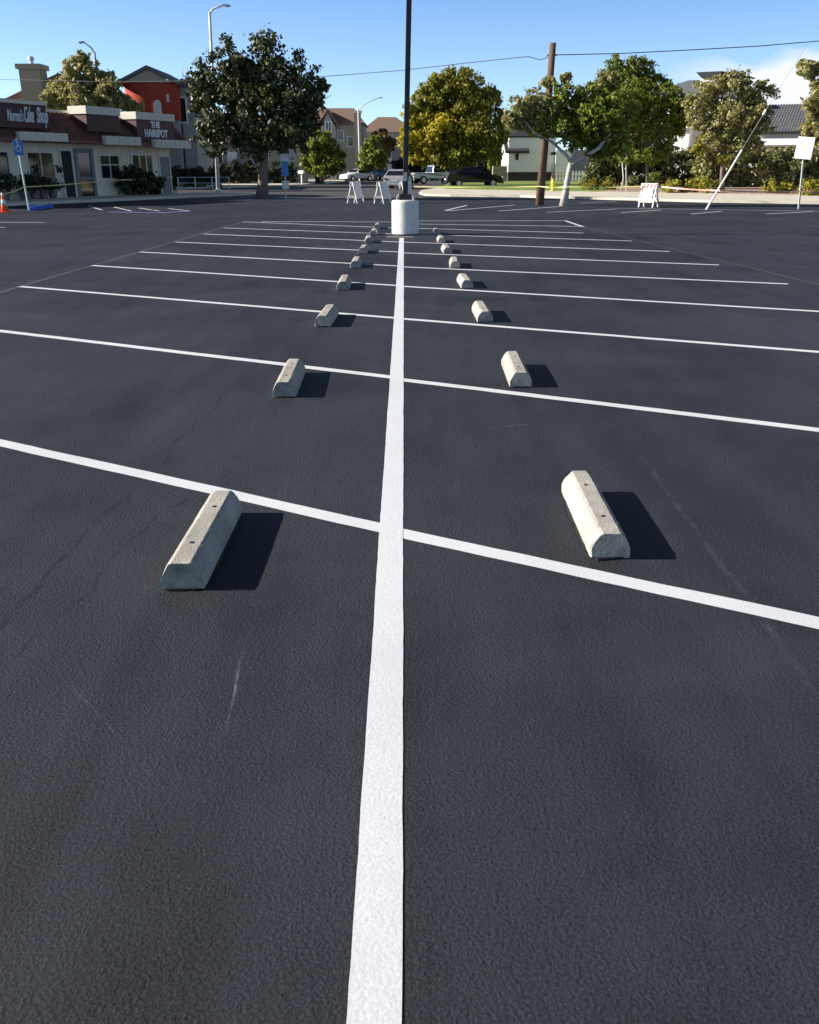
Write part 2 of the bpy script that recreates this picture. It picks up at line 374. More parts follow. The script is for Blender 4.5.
# ------------------------------------------------------------------ ground and markings
seams = [
    (G(-40, 668), G(330, 285), 0.020, 0.22, (0.003, 0.003, 0.005)),
    (G(-30, 700), G(210, 470), 0.014, 0.3, (0.007, 0.0075, 0.010)),
    (G(640, 455), G(850, 740), 0.022, 0.10, (0.085, 0.088, 0.095)),
    (G(226, 735), G(242, 640), 0.006, 0.06, (0.45, 0.46, 0.48)),
    (G(40, 650), G(160, 790), 0.006, 0.08, (0.10, 0.10, 0.105)),
    (G(455, 430), G(545, 423), 0.016, 0.03, (0.22, 0.22, 0.22)),
    (G(112, 790), G(200, 720), 0.006, 0.06, (0.09, 0.09, 0.095)),
]
M['lot'] = asphalt('sealcoat_asphalt', (0.0125, 0.0138, 0.0190), (0.052, 0.056, 0.070), seams=seams)
M['paint'] = asphalt('road_paint', (0.55, 0.57, 0.60), (0.70, 0.72, 0.75), paint=True)
M['chalk'] = asphalt('faint_chalk', (0.035, 0.036, 0.04), (0.085, 0.086, 0.09), paint=True)
M['oldasphalt'] = asphalt('old_asphalt', (0.075, 0.072, 0.075), (0.12, 0.115, 0.115))

g = MB()
S = 1200
xs = [-S, -60, -20, -6, 6, 20, 60, S]; ys = [-S, -20, 0, 10, 30, 80, 200, S]
vv = [[g.bm.verts.new((x, y, 0)) for x in xs] for y in ys]
for j in range(len(ys) - 1):
    for i in range(len(xs) - 1): g.bm.faces.new((vv[j][i], vv[j][i + 1], vv[j + 1][i + 1], vv[j + 1][i]))
structure('parking_lot', g, M['lot'])

def stripe(mb, P, Q, wd, z=0.0013, jit=0.003, seg=0.12):
    P = Vector((P[0], P[1], 0)); Q = Vector((Q[0], Q[1], 0)); d = Q - P; L_ = d.length; d /= L_; nn = Vector((-d.y, d.x, 0))
    k = max(2, min(400, int(L_ / seg))); prev = None
    rnd = random.Random(int(P.x * 100 + Q.y * 10))
    wob = 0
    for i in range(k + 1):
        wob = wob * 0.8 + rnd.uniform(-jit, jit) * 0.6
        c = P + d * (L_ * i / k) + Vector((0, 0, z)) + nn * wob
        a = mb.bm.verts.new(c + nn * (wd / 2 + rnd.uniform(-jit, jit) * 0.6)); b = mb.bm.verts.new(c - nn * (wd / 2 + rnd.uniform(-jit, jit) * 0.6))
        if prev: mb.bm.faces.new((prev[0], prev[1], b, a))
        prev = (a, b)
cl_ = MB()
stripe(cl_, G(374.8, 1024) + Vector((0, -0.9, 0)), G(401.6, 238), 0.108, z=0.0024, jit=0.0012, seg=0.05)
structure('centre_line', cl_, M['paint'])
ln = MB()
def ext(P, Q, Lx):      # P end at the centre line, extend P->Q to length Lx
    d = (Q - P).normalized(); return P + d * Lx
left = [((381, 528), (0, 443)), ((390, 377), (0, 331)), ((395, 318), (20, 286.5)), ((398, 285.6), (92, 265.5)), ((399, 266), (140, 252)),
        ((399.5, 252), (176, 242)), ((400, 242), (204, 234)), ((394, 234), (224, 228)), ((394, 228), (243, 221.8)), ((394, 222), (262, 221.6))]
right = [((404, 534), (819, 623.5)), ((404, 380), (819, 430)), ((405, 319), (819, 352)), ((405, 286.5), (819, 311.5)), ((405, 267), (788, 284)),
         ((405, 253), (719, 265)), ((405, 242.2), (669.5, 251.5)), ((418, 234.3), (632, 241)), ((418, 228.4), (583.5, 233)), ((418, 224), (583, 226.5)), ((418, 221), (565, 220.6)), ((583, 226.8), (565, 220.6))]
for i, (a, b) in enumerate(left):
    A, B = G(*a), G(*b)
    if i < 2: B = ext(A, B, 6.6)
    if i < 7: A = A - (B - A).normalized() * 0.04
    stripe(ln, A, B, 0.10)
for i, (a, b) in enumerate(right):
    A, B = G(*a), G(*b)
    if i < 4: B = ext(A, B, 6.6 if i else 6.9)
    if i < 7: A = A - (B - A).normalized() * 0.06
    stripe(ln, A, B, 0.10)
stripe(ln, G(386, 237), G(413.5, 237), 0.09, z=0.0036)
structure('parking_lines', ln, M['paint'])
l2 = MB()
for a, b in (((-30, 222), (44, 222.5)), ((-30, 227.2), (5, 227.5)), ((88.5, 206), (102, 210)), ((114, 207), (131, 211)), ((139, 208), (159, 211)), ((168, 208.5), (189, 211)), 
             ((445, 210.5), (467, 205.3)), ((446, 211), (515, 205)), ((499, 211), (558, 206.6)), ((546, 212.3), (616, 209)), ((621, 212.6), (662, 210)), ((616, 208.2), (840, 211.4)), ((691, 214), (722, 211.2)), ((766, 214), (813, 211.6)), ((580, 203), (616, 201.5))):
    stripe(l2, G(*a), G(*b), 0.10)
structure('far_parking_lines', l2, M['paint'])
l3 = MB()
for a, b in (((108, 211.8), (156, 212.9)), ((156, 212.9), (190, 211))): stripe(l3, G(*a), G(*b), 0.14)
structure('bluish_lot_lines', l3, mat('bluish_line_paint', (0.30, 0.36, 0.75), 0.7, var=0.15))  # lines near the shops drawn in one bluish tone
ch = MB()
stripe(ch, G(-60, 311), G(20, 286.5), 0.05, z=0.0006); stripe(ch, G(20, 286.5), G(243, 221.8), 0.05, z=0.0006)
stripe(ch, G(583, 227), G(850, 292), 0.04, z=0.0006)
structure('chalk_lines', ch, M['chalk'])

def sheet(name, px, m, z):
    mb = MB(); mb.face([G(x, y, z) for x, y in px]); return structure(name, mb, m)
def slab(name, pts, m, z0, z1):
    mb = MB(); mb.prism([Vector((p.x, p.y, z0)) for p in pts], (0, 0, z1 - z0)); return structure(name, mb, m)
sheet('street', [(176, 198), (425, 198), (420, 193), (437, 189), (447, 181), (432, 172), (385, 172), (345, 182.5), (300, 186), (178, 190)], M['oldasphalt'], 0.004)
slab('sidewalk', [G(x, y) for x, y in ((425, 196), (419, 194), (421, 192), (437, 189.3), (447, 190.8), (600, 193.6), (860, 198.4), (860, 204.8), (710, 202.6), (600, 199.6), (520, 197.4), (450, 196.6))], M['sidewalk'], -0.05, 0.12)
slab('lawn', [G(x, y) for x, y in ((437.5, 189.2), (448, 185), (478, 180), (606, 178), (606, 193.5), (600, 193.5), (447, 190.7))], M['grass'], -0.05, 0.14)
slab('planting_bed', [G(x, y) for x, y in ((600.2, 193.5), (606.3, 193.6), (606.3, 182), (860, 184), (860, 198.3))], M['mulch'], -0.05, 0.15)
slab('far_sidewalk', [G(x, y) for x, y in ((176, 189.5), (300, 185.6), (345, 182), (345, 180.8), (300, 184), (176, 187.4))], M['sidewalk'], -0.05, 0.12)
slab('driveway', [G(x, y) for x, y in ((176, 187.2), (300, 183.9), (344, 180.7), (344, 177), (176, 180))], M['sidewalk'], -0.05, 0.10)

# ------------------------------------------------------------------ shop building
SR = G(173, 195.5); d_ = (G(97, 198.7) - SR).normalized()
SF = Frame(SR, math.atan2(-d_.y, -d_.x))
shop = thing('shop_building', 'low shop row with brown mansard roof, maroon sign panels and cream canopies', 'building', SR, SF.rz)
XL = -20.5
def fr_box(mb, fr, px0, py0, px1, py1, ly, t, zmin=None):
    """box on a facade: pixel rectangle on plane local y=ly, thickness t outwards(-)/inwards(+)"""
    x0, z0 = fr.hit(px0, (py0 + py1) / 2, ly); x1, z1 = fr.hit(px1, (py0 + py1) / 2, ly)
    _, zt = fr.hit((px0 + px1) / 2, py0, ly); _, zb = fr.hit((px0 + px1) / 2, py1, ly)
    if zmin is not None: zb = zmin
    mb.box((min(x0, x1), ly, zb), (max(x0, x1), ly + t, zt)); return min(x0, x1), max(x0, x1), zb, zt
wl = MB()
wl.box((XL, 0, 0.0), (0, 9, 2.85))
for i in range(51): wl.box((XL + 0.2 + i * 0.4, -0.012, 0.14), (XL + 0.235 + i * 0.4, 0.01, 2.8))     # batten siding
wl.build('wall', M['shopwall'], shop)
rf = MB(); prof = [(-1.05, 2.72), (-1.05, 2.86), (0.55, 4.15), (0.85, 4.15), (9.3, 4.1), (9.3, 2.86), (0.02, 2.86), (0.0, 2.72)]
rf.prism([Vector((XL, y, z)) for y, z in prof], (-XL + 0.9, 0, 0))
sl = math.atan2(4.15 - 2.86, 1.6)
for r in range(9):      # tile courses
    t = r / 9.0; y = -1.05 + 1.6 * t; z = 2.86 + 1.29 * t
    rf.box((XL, y - 0.02, z + 0.002), (0.9, y + 0.19, z + 0.055), rot=(sl, 0, 0))
for i in range(71):
    x = XL + i * 0.3
    rf.bar((x, -1.05, 2.92), (x, 0.55, 4.2), 0.10, 0.05)
rf.build('roof', M['tile'], shop)
cp = MB(); cp.box((XL, 0.5, 4.205), (0.9, 0.75, 4.32)); cp.build('ridge_cap', M['trim'], shop)
# sign panels rising through the roof
for k, (a, b, top_, bot_, cap_) in enumerate(((-70, 46.5, 103.5, 128, 3.0), (87, 119.5, 115, 132, 6.0), (137, 174, 120.5, 141, 6.0))):
    ly = -0.85
    mb = MB(); x0, x1, zb, zt = fr_box(mb, SF, a, top_, b, bot_, ly, 1.05)
    if k == 0:
        _, zt0 = SF.hit(23, 104, ly); _, zb0 = SF.hit(23, 128, ly); mb.bm.free(); mb = MB(); mb.box((x0, ly, zb0), (x1, ly + 1.6, zt0)); zb, zt = zb0, zt0
    sp = mb.build('sign_panel', M['signpanel'], shop)
    c = MB(); c.box((x0 - 0.06, ly - 0.07, zt + 0.002), (x1 + 0.06, ly + 1.12, zt + (0.16 if k == 0 else 0.38))); c.build('cap', M['trim'], sp)
    def fit(body, pa, pb, yb, hpx, **k2):
        """lettering whose baseline runs between two facade pixels"""
        xa, za = SF.hit(pa[0], pa[1], ly); xb, zb2 = SF.hit(pb[0], pb[1], ly)
        t = text_mesh('lettering', body, hpx, M['letters'], sp, (xa, ly - 0.03, (za + zb2) / 2), align='LEFT', **k2)
        w_ = max(v.co.x for v in t.data.vertices); t.scale = ((xb - xa) / w_, 1, 1)
    if k == 0:
        fit("Norma's", (7, 120.5), (23.5, 121.5), 0, 0.72, shear=0.35, bold=0.004)
        fit('Cake', (24, 121.5), (34, 122.3), 0, 0.95, shear=0.35, bold=0.014)
        fit('Shop', (36.5, 122), (48, 123), 0, 0.95, shear=0.35, bold=0.014)
    if k == 2:
        fit('THE', (150.5, 127.3), (159.5, 128.0), 0, 0.44, bold=0.02)
        fit('HAIRSPOT', (144.5, 136.4), (167.5, 137.6), 0, 0.54, bold=0.022)
for a, b, t_, b_ in ((20, 68, 132.5, 141), (106, 141, 136.5, 145), (155, 191, 140, 148)):
    mb = MB(); x0, x1, zb, zt = fr_box(mb, SF, a, t_, b, b_, -1.3, 0.23)
    nb = int((x1 - x0) / 0.42)
    for i in range(nb): mb.box((x0 + 0.15 + i * 0.42, -1.335, zb + 0.1), (x0 + 0.28 + i * 0.42, -1.302, zt - 0.06))
    mb.build('canopy', M['trim'], shop)
def opening(parent, fr, px0, py0, px1, py1, ly, name, glass, frame_m, mull=(0.5,), zmin=None, fw=0.09, hm=()):
    mb = MB(); x0, x1, zb, zt = fr_box(mb, fr, px0, py0, px1, py1, ly - 0.02, 0.03, zmin)
    o = mb.build(name, glass, parent)
    f = MB()
    f.box((x0 - fw, ly - 0.07, zb - fw), (x0, ly + 0.02, zt + fw)); f.box((x1, ly - 0.07, zb - fw), (x1 + fw, ly + 0.02, zt + fw))
    f.box((x0, ly - 0.068, zt), (x1, ly + 0.02, zt + fw)); 
    if name != 'door': f.box((x0, ly - 0.068, zb - fw), (x1, ly + 0.02, zb))
    for q in mull: xm = x0 + (x1 - x0) * q; f.box((xm - fw / 3, ly - 0.066, zb), (xm + fw / 3, ly - 0.021, zt))
    for q in hm: zm = zb + (zt - zb) * q; f.box((x0, ly - 0.064, zm - fw / 3), (x1, ly - 0.021, zm + fw / 3))
    f.build('frame', frame_m, o); return o
opening(shop, SF, -22, 152, 8.5, 180, 0, 'window', M['glass'], M['trim'], ())
opening(shop, SF, 28.5, 153, 53, 179, 0, 'window', M['glass'], M['trim'], (0.5,))
opening(shop, SF, 62.5, 151, 73, 196, 0, 'door', M['dark'], M['trim'], (), zmin=0.14)
opening(shop, SF, 79, 153, 92, 195, 0, 'door', M['glass'], M['greydoor'], (), zmin=0.14, fw=0.22, hm=(0.42,))
opening(shop, SF, 100.5, 156, 119, 178, 0, 'window', M['glass'], M['trim'], (0.5,), hm=(0.6,))
opening(shop, SF, 133, 155.5, 152, 181, 0, 'window', M['glass'], M['galv_pale'], (0.35, 0.7), fw=0.13)
opening(shop, SF, 160.5, 157, 170, 194, 0, 'door', M['greydoor'], M['trim'], (), zmin=0.14)
# raised walk along the shop front, kerb towards the lot
Pn = [SF.o + SF.m @ Vector(v) for v in ((XL, -0.02, 0), (2.5, -0.02, 0), (2.6, -3.9, 0), (XL, -3.3, 0))]
slab('shop_walk', Pn, M['sidewalk'], -0.05, 0.13)
kb = MB(); a, b = G(31, 210.5), G(51, 207.8)
kb.bar(a + Vector((0.05, -.05, 0.075)), b + Vector((0.05, -.05, 0.075)), 0.18, 0.16); structure('blue_kerb', kb, M['bluekerb'], bevel=0.02)

# ------------------------------------------------------------------ trees
def np_leaves(centers, normals, size, rnd, mats=None, up=0.25):
    n = len(centers)
    nr = normals + rnd.normal(0, 0.8, (n, 3)); nr[:, 2] += up
    nr /= np.linalg.norm(nr, axis=1)[:, None] + 1e-9
    t = rnd.normal(0, 1, (n, 3)); t -= nr * np.sum(t * nr, 1)[:, None]; t /= np.linalg.norm(t, axis=1)[:, None] + 1e-9
    b = np.cross(nr, t)
    s = size * rnd.uniform(0.6, 1.35, (n, 1)); wd = s * rnd.uniform(0.4, 0.7, (n, 1))
    fold = nr * s * rnd.uniform(-0.12, 0.3, (n, 1))
    v = np.stack([centers - t * s, centers + b * wd + fold, centers + t * s, centers - b * wd + fold], 1).reshape(-1, 3)
    return v
def leaf_object(name, verts, m, parent, midx=None):
    n = len(verts) // 4
    me = bpy.data.meshes.new(name)
    me.vertices.add(n * 4); me.vertices.foreach_set('co', verts.astype(np.float32).ravel())
    me.loops.add(n * 4); me.loops.foreach_set('vertex_index', np.arange(n * 4, dtype=np.int32))
    me.polygons.add(n); me.polygons.foreach_set('loop_start', np.arange(0, n * 4, 4, dtype=np.int32))
    try: me.polygons.foreach_set('loop_total', np.full(n, 4, dtype=np.int32))
    except Exception: pass
    for q in (m if isinstance(m, (list, tuple)) else [m]): me.materials.append(q)
    if midx is not None: me.polygons.foreach_set('material_index', midx.astype(np.int32))
    me.update(calc_edges=True); me.validate()
    o = bpy.data.objects.new(name, me); COL.objects.link(o); o.parent = parent
    return o
def crown_points(blobs, rnd, dens, clump=0.33, nclump=16, shell=0.55):
    """blobs: (center(3), radii(3), material) -> leaf centres, outward normals, material index"""
    cs, ns, ms = [], [], []
    for c, r, mi in blobs:
        c = np.array(c); r = np.array(r)
        k = nclump
        d = rnd.normal(0, 1, (k, 3)); d /= np.linalg.norm(d, axis=1)[:, None]
        rad = rnd.uniform(shell, 1.0, (k, 1))
        cc = c + d * rad * r
        for j in range(k):
            cr = clump * float(np.mean(r)) * rnd.uniform(0.6, 1.35)
            m_ = max(6, int(1.2 * dens * cr * cr * rnd.uniform(0.6, 1.2)))
            e = rnd.normal(0, 1, (m_, 3)); e /= np.linalg.norm(e, axis=1)[:, None]
            q = cr * np.where(rnd.random((m_, 1)) < 0.18, rnd.uniform(1.1, 1.9, (m_, 1)), rnd.uniform(0.3, 1.12, (m_, 1)) ** 0.7)
            cs.append(cc[j] + e * q * np.array([1, 1, 0.8])); ns.append(e * 0.7 + d[j] * 0.5); ms.append(np.full(m_, mi))
    return np.concatenate(cs), np.concatenate(ns), np.concatenate(ms)
def tree(name, label, base, blobs_px, Y, leaf, lsize, dens=420, trunk=None, bark='bark', trunk_r=0.2, seed=1, nclump=30, clump=0.27, group=None, flat=0.85, dy=0.25, limbs=True, up=0.25, shell=0.35):
    rnd = np.random.default_rng(seed)
    root = thing(name, label, 'tree', base, 0, group)
    b0 = np.array(base); s = ppm(Y)
    bl = []
    for e in blobs_px:
        cx, cy, rx, ry = e[:4]; mi = e[4] if len(e) > 4 else 0
        c = np.array(at(cx, cy, Y)); c[1] += rnd.uniform(-dy, dy) * (max(rx, ry) / s) * 2
        bl.append((c - b0, (rx / s * 0.95, (rx + ry) / 2 / s * flat, ry / s * 0.95), mi))
    cs, ns, ms = crown_points(bl, rnd, dens, clump, nclump, shell)
    v = np_leaves(cs, ns, lsize, rnd, up=up)
    leaf_object('crown', v, [L[q] for q in leaf], root, ms)
    mb = MB()
    tp = [Vector(p) - Vector(base) for p in trunk] if trunk else [Vector((0, 0, 0)), Vector((0, 0, 2))]
    k = len(tp)
    mb.tube([tp[0] - Vector((0, 0, 0.05))] + tp[1:], [trunk_r * (1.25 if i == 0 else 1 - 0.4 * i / max(1, k - 1)) for i in range(k)], 10)
    if limbs:
        for c, r, mi in bl:
            e = Vector(c); p = tp[-1]; md = (p + e) / 2 + Vector((rnd.uniform(-.2, .2), rnd.uniform(-.2, .2), -0.1 * (e - p).length))
            mb.tube([p - Vector((0, 0, 0.1)), md, e, e + Vector((0, 0, r[2] * 0.6))], [trunk_r * 0.5, trunk_r * 0.34, trunk_r * 0.18, 0.015], 6)
    mb.build('trunk', M[bark], root, smooth=True)
    return root
B1 = G(262, 199); Y1 = B1.y
tree('broadleaf_tree', 'dark glossy broadleaf tree with rounded crown beside the shops', B1,
     [(231, 58, 20, 20), (274, 60, 26, 22), (212, 80, 26, 20), (250, 86, 38, 26), (296, 84, 28, 24), (206, 112, 20, 26), (240, 118, 36, 28), (282, 118, 34, 28), (312, 96, 17, 13), (214, 138, 20, 17), (252, 142, 34, 17), (292, 138, 24, 16), (308, 120, 16, 16), (252, 70, 20, 16), (318, 88, 11, 12), (197, 98, 12, 14), (262, 102, 30, 22), (228, 92, 24, 20), (296, 104, 24, 22)],
     Y1, ['magnolia'], 0.115, dens=560, trunk=[B1, at(263, 180, Y1), at(264, 160, Y1), at(262, 148, Y1)], trunk_r=0.30, seed=3, nclump=24, clump=0.27)
Yb = 69; Bb = Vector((at(88, 160, Yb).x, Yb, 0))
tree('olive_tree', 'olive green tree rising behind the shop roof, left of red tower', Bb,
     [(78, 72, 17, 19), (98, 84, 22, 20), (60, 93, 18, 16), (86, 98, 26, 16), (112, 96, 13, 14), (82, 62, 10, 9), (126, 104, 10, 8), (138, 107, 8, 6), (52, 100, 10, 10)],
     Yb, ['olive', 'deep'], 0.17, dens=400, trunk=[Bb, at(88, 140, Yb), at(88, 110, Yb)], seed=5)
B3 = G(452, 186.5); Y3 = B3.y
tree('autumn_tree', 'broad yellow green tree turning yellow, above the parked black car', B3,
     [(452, 84, 24, 14), (438, 98, 24, 18), (470, 98, 26, 18), (425, 118, 22, 20), (456, 116, 34, 22), (486, 122, 18, 24), (440, 138, 30, 20, 1), (420, 142, 18, 18, 1), (412, 134, 12, 14, 1), (432, 125, 18, 14, 1), (472, 142, 28, 20), (488, 146, 15, 18), (424, 156, 18, 10, 1), (458, 158, 30, 10, 0), (424, 96, 13, 13), (488, 100, 14, 14), (500, 128, 8, 16), (412, 116, 10, 14, 1), (462, 82, 20, 12)],
     Y3, ['yellowgreen', 'yellow'], 0.17, dens=430, trunk=[B3, at(452, 172, Y3), at(453, 155, Y3)], trunk_r=0.35, seed=8, nclump=30)
B4 = G(563.5, 206); Y4 = B4.y
t4 = [B4, at(566, 190, Y4), at(569, 172, Y4), at(571, 162, Y4)]
r4 = tree('street_tree', 'spreading green tree with forked whitewashed trunk beside the utility pole', B4,
     [(522, 106, 16, 11, 1), (538, 98, 14, 11, 1), (525, 124, 15, 8, 1), (545, 112, 12, 11, 1), (562, 92, 16, 9), (572, 112, 22, 18), (556, 128, 18, 12), (598, 108, 26, 20), (596, 134, 28, 17), (572, 142, 16, 9), (612, 122, 20, 22), (585, 95, 18, 10), (604, 88, 18, 10), (540, 130, 14, 9), (515, 115, 12, 9, 1), (560, 105, 16, 14), (584, 122, 20, 18), (548, 82, 9, 6, 1), (566, 78, 7, 6, 1), (600, 150, 24, 10), (614, 138, 18, 14), (545, 120, 16, 12), (532, 114, 16, 12, 1), (575, 130, 20, 12), (588, 108, 18, 18), (600, 94, 16, 12), (586, 128, 18, 14), (620, 112, 18, 20), (618, 146, 16, 10), (606, 78, 14, 8, 1), (530, 110, 22, 14, 1), (512, 122, 10, 8, 1)],
     Y4, ['green', 'olive'], 0.10, dens=500, trunk=t4, bark='palebark', trunk_r=0.165, seed=11, nclump=34, limbs=False, clump=0.26)
lm = MB(); P0 = at(570.5, 166, Y4) - B4
for pts, rr in (([(571, 163), (566, 155), (552, 142), (534, 132), (516, 112)], 0.09), ([(571, 163), (575, 150), (574, 135), (580, 110)], 0.09), ([(571, 164), (584, 157), (598, 149), (612, 132), (618, 108)], 0.11), ([(590, 154), (604, 146), (626, 134)], 0.08), ([(574, 140), (560, 118), (556, 92)], 0.07)):
    q = [at(x, y, Y4 + random.uniform(-.5, .5) * (i > 1)) - B4 for i, (x, y) in enumerate(pts)]
    lm.tube(q, [rr * (1 - 0.75 * i / (len(q) - 1)) for i in range(len(q))], 8)
lm.build('limb', M['palebark'], r4, smooth=True)
B5 = G(648, 191); Y5 = B5.y
tree('street_tree', 'tall dense green tree right of the whitewashed trunk, before the hedge', B5,
     [(626, 72, 18, 14), (612, 88, 18, 12), (645, 82, 20, 13), (630, 95, 26, 16), (660, 98, 20, 14), (618, 118, 22, 18), (645, 118, 26, 20), (672, 112, 14, 14), (622, 142, 26, 16), (650, 140, 22, 12), (672, 134, 12, 12), (600, 142, 16, 14), (608, 105, 20, 18), (640, 104, 24, 18), (615, 62, 10, 8), (635, 62, 10, 8), (662, 84, 12, 10), (680, 100, 9, 9), (636, 130, 24, 18), (660, 122, 18, 16), (676, 124, 14, 14), (668, 146, 14, 8), (634, 150, 22, 9), (684, 112, 9, 9), (648, 66, 9, 7), (612, 76, 14, 10), (646, 156, 16, 8), (628, 158, 12, 6), (662, 154, 10, 6)],
     Y5, ['green', 'deep'], 0.12, dens=450, trunk=[B5, at(647, 170, Y5), at(646, 150, Y5)], trunk_r=0.13, seed=13)
B6 = G(722, 192.5); Y6 = B6.y
tree('street_tree', 'thin olive grey tree with open crown in front of white house', B6,
     [(705, 92, 15, 10), (735, 86, 20, 13), (756, 98, 14, 14), (716, 108, 18, 12), (742, 112, 20, 14), (765, 112, 9, 9), (728, 130, 22, 12), (750, 136, 14, 12), (706, 140, 14, 8, 1), (736, 150, 18, 9), (770, 92, 10, 8), (712, 120, 12, 10), (724, 160, 10, 7, 1), (720, 96, 18, 14), (748, 100, 18, 14), (730, 118, 22, 14), (754, 122, 14, 12), (700, 106, 12, 14), (715, 132, 14, 12), (740, 140, 18, 12), (700, 124, 10, 10), (762, 86, 9, 8), (700, 150, 10, 8, 1), (694, 116, 10, 12), (690, 100, 8, 8), (745, 128, 18, 12), (765, 126, 10, 8), (718, 84, 14, 8), (742, 78, 12, 7), (758, 148, 10, 8), (716, 142, 14, 10)],
     Y6, ['olive', 'shrub'], 0.12, dens=400, trunk=[B6, at(722, 172, Y6), at(723, 150, Y6)], trunk_r=0.16, seed=17, nclump=26)
B7 = G(842, 196); Y7 = B7.y
tree('street_tree', 'leafy tree cut off by the right edge of the photo', B7,
     [(822, 84, 16, 12), (812, 68, 14, 7), (838, 96, 22, 20), (814, 106, 12, 14), (812, 128, 12, 12), (840, 128, 20, 18), (846, 70, 22, 14), (822, 100, 14, 14), (806, 70, 9, 5), (818, 116, 12, 12), (820, 140, 14, 10)],
     Y7, ['olive', 'green'], 0.18, dens=330, trunk=[B7, at(841, 170, Y7), at(839, 150, Y7)], seed=19)
B8 = G(621, 193.5); Y8 = B8.y
r8 = tree('sapling', 'young staked sapling with small pale crown on the planting bed', B8,
     [(618, 150, 8, 7), (627, 152, 7, 6), (622, 143, 7, 6), (622, 160, 6, 5)], Y8, ['green'], 0.13, dens=700, trunk=[B8, at(623.5, 178, Y8), at(622, 160, Y8)], bark='palebark', trunk_r=0.06, seed=23, nclump=8)
sk = MB(); sk.tube([at(626.5, 194, Y8 - .2) - B8, at(626, 164, Y8 - .2) - B8], 0.04, 6); sk.build('stake', M['palebark'], r8)
B9 = G(322, 184.5); Y9 = B9.y
tree('yard_tree', 'small dark rounded tree before the sage house, lit on its left', B9,
     [(322, 140, 13, 10, 1), (316, 150, 12, 12, 1), (328, 155, 16, 14), (312, 164, 12, 10), (336, 162, 10, 12), (324, 168, 16, 8)], Y9, ['deep', 'green'], 0.25, dens=300, trunk=[B9, at(322, 172, Y9), at(322, 160, Y9)], seed=29)  # upper left blobs take the lighter leaf, sunlight put in by colour
Ya = 120; Ba = Vector((at(374, 160, Ya).x, Ya, 0))
tree('yard_tree', 'dark green tree behind the parked teal car', Ba, [(370, 150, 9, 12), (378, 158, 10, 12), (366, 162, 8, 9), (374, 142, 8, 8)], Ya, ['deep'], 0.3, dens=260, trunk=[Ba, at(374, 168, Ya)], seed=31)
Ya = 128; Ba = Vector((at(386, 160, Ya).x, Ya, 0))
tree('yard_tree', 'rust and yellow autumn tree before the brown roofed house', Ba, [(382, 138, 9, 8), (388, 146, 9, 9), (379, 147, 7, 7)], Ya, ['rust'], 0.3, dens=240, trunk=[Ba, at(386, 160, Ya)], seed=33)
Ya = 125; Ba = Vector((at(500, 165, Ya).x, Ya, 0))
tree('yard_tree', 'green tree showing between autumn tree and white house', Ba, [(503, 140, 8, 12), (498, 160, 10, 10), (510, 128, 8, 6)], Ya, ['green'], 0.3, dens=240, trunk=[Ba, at(500, 165, Ya)], seed=34)

def bush(name, label, cat, blobs, leaf, lsize, dens, seed, base, group=None, stem=True, nclump=14, clump=0.36, shell=0.45):
    rnd = np.random.default_rng(seed); root = thing(name, label, cat, base, 0, group); b0 = np.array(base)
    bl = [(np.array(c) - b0, r, 0) for c, r in blobs]
    cs, ns, ms = crown_points(bl, rnd, dens, clump, nclump, shell)
    cs[:, 2] = np.maximum(cs[:, 2], 0.03)
    leaf_object('foliage', np_leaves(cs, ns, lsize, rnd), L[leaf], root)
    if stem:
        for c, r, _ in bl[:8]: mb = MB(); mb.tube([Vector((c[0], c[1], 0.0)), Vector((c[0] + 0.05, c[1], max(0.1, c[2])))], [0.04, 0.02], 6); mb.build('stem', M['bark'], root)
    return root
# tall hedge along the right
Yh = dist(188.5)
def hedge(px0, px1, top_, label, leaf, seed, Y, step=9, low=186):
    bl = []
    rr = random.Random(seed)
    x = px0
    while x < px1:
        zt = at(x, top_ + rr.uniform(-1.5, 1.5), Y).z; c = at(x, 170, Y)
        for f in (0.25, 0.6, 0.86): bl.append(((c.x + rr.uniform(-.3, .3), Y + rr.uniform(-.7, .7), zt * f), (0.62, 0.7, zt * 0.21)))
        x += step
    bush('hedge', label, 'hedge', bl, leaf, 0.15, 420, seed, (at((px0 + px1) / 2, 170, Y).x, Y, 0), nclump=11, clump=0.5, shell=0.35)
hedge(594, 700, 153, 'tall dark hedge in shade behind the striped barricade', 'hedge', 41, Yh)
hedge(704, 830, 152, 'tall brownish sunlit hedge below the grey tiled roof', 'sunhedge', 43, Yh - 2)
shr = [(590, 181, 192, 7, 'low lime green shrub right of the whitewashed trunk'), (610.5, 179, 192, 5.5, 'small lime green shrub left of the staked sapling'),
       (672, 181, 195, 6, 'small rounded lime shrub just right of the striped barricade'), (692, 180, 195, 9, 'lime green shrub in the middle of the low clipped row'), (710, 180, 195.5, 9, 'lime green shrub at row end beside the guy wire'),
       (782, 183, 196, 15, 'wide lime green shrub left of the white sign post'), (812, 182, 198, 10, 'lime green shrub right of the white sign post'), (730, 178, 187, 9, 'dull green shrub behind the guy wire on mulch')]
for i, (cx, t_, b_, hw, lab) in enumerate(shr):
    P = G(cx, b_); zt = at(cx, t_, P.y).z; s = ppm(P.y); n = max(1, int(hw / 5))
    bl = [((P.x + (j - (n - 1) / 2) * (2 * hw / s / max(n, 1)) * 0.85, P.y + 0.4, zt * 0.52), (hw / s / n * 1.25, 0.6, zt * 0.6)) for j in range(n)]
    bush('shrub', lab, 'shrub', bl, 'shrub', 0.09, 900, 50 + i, P, 'lime shrubs in the planting bed', stem=True, clump=0.4)
P = G(653.5, 189.5); zt = at(653.5, 171, P.y).z
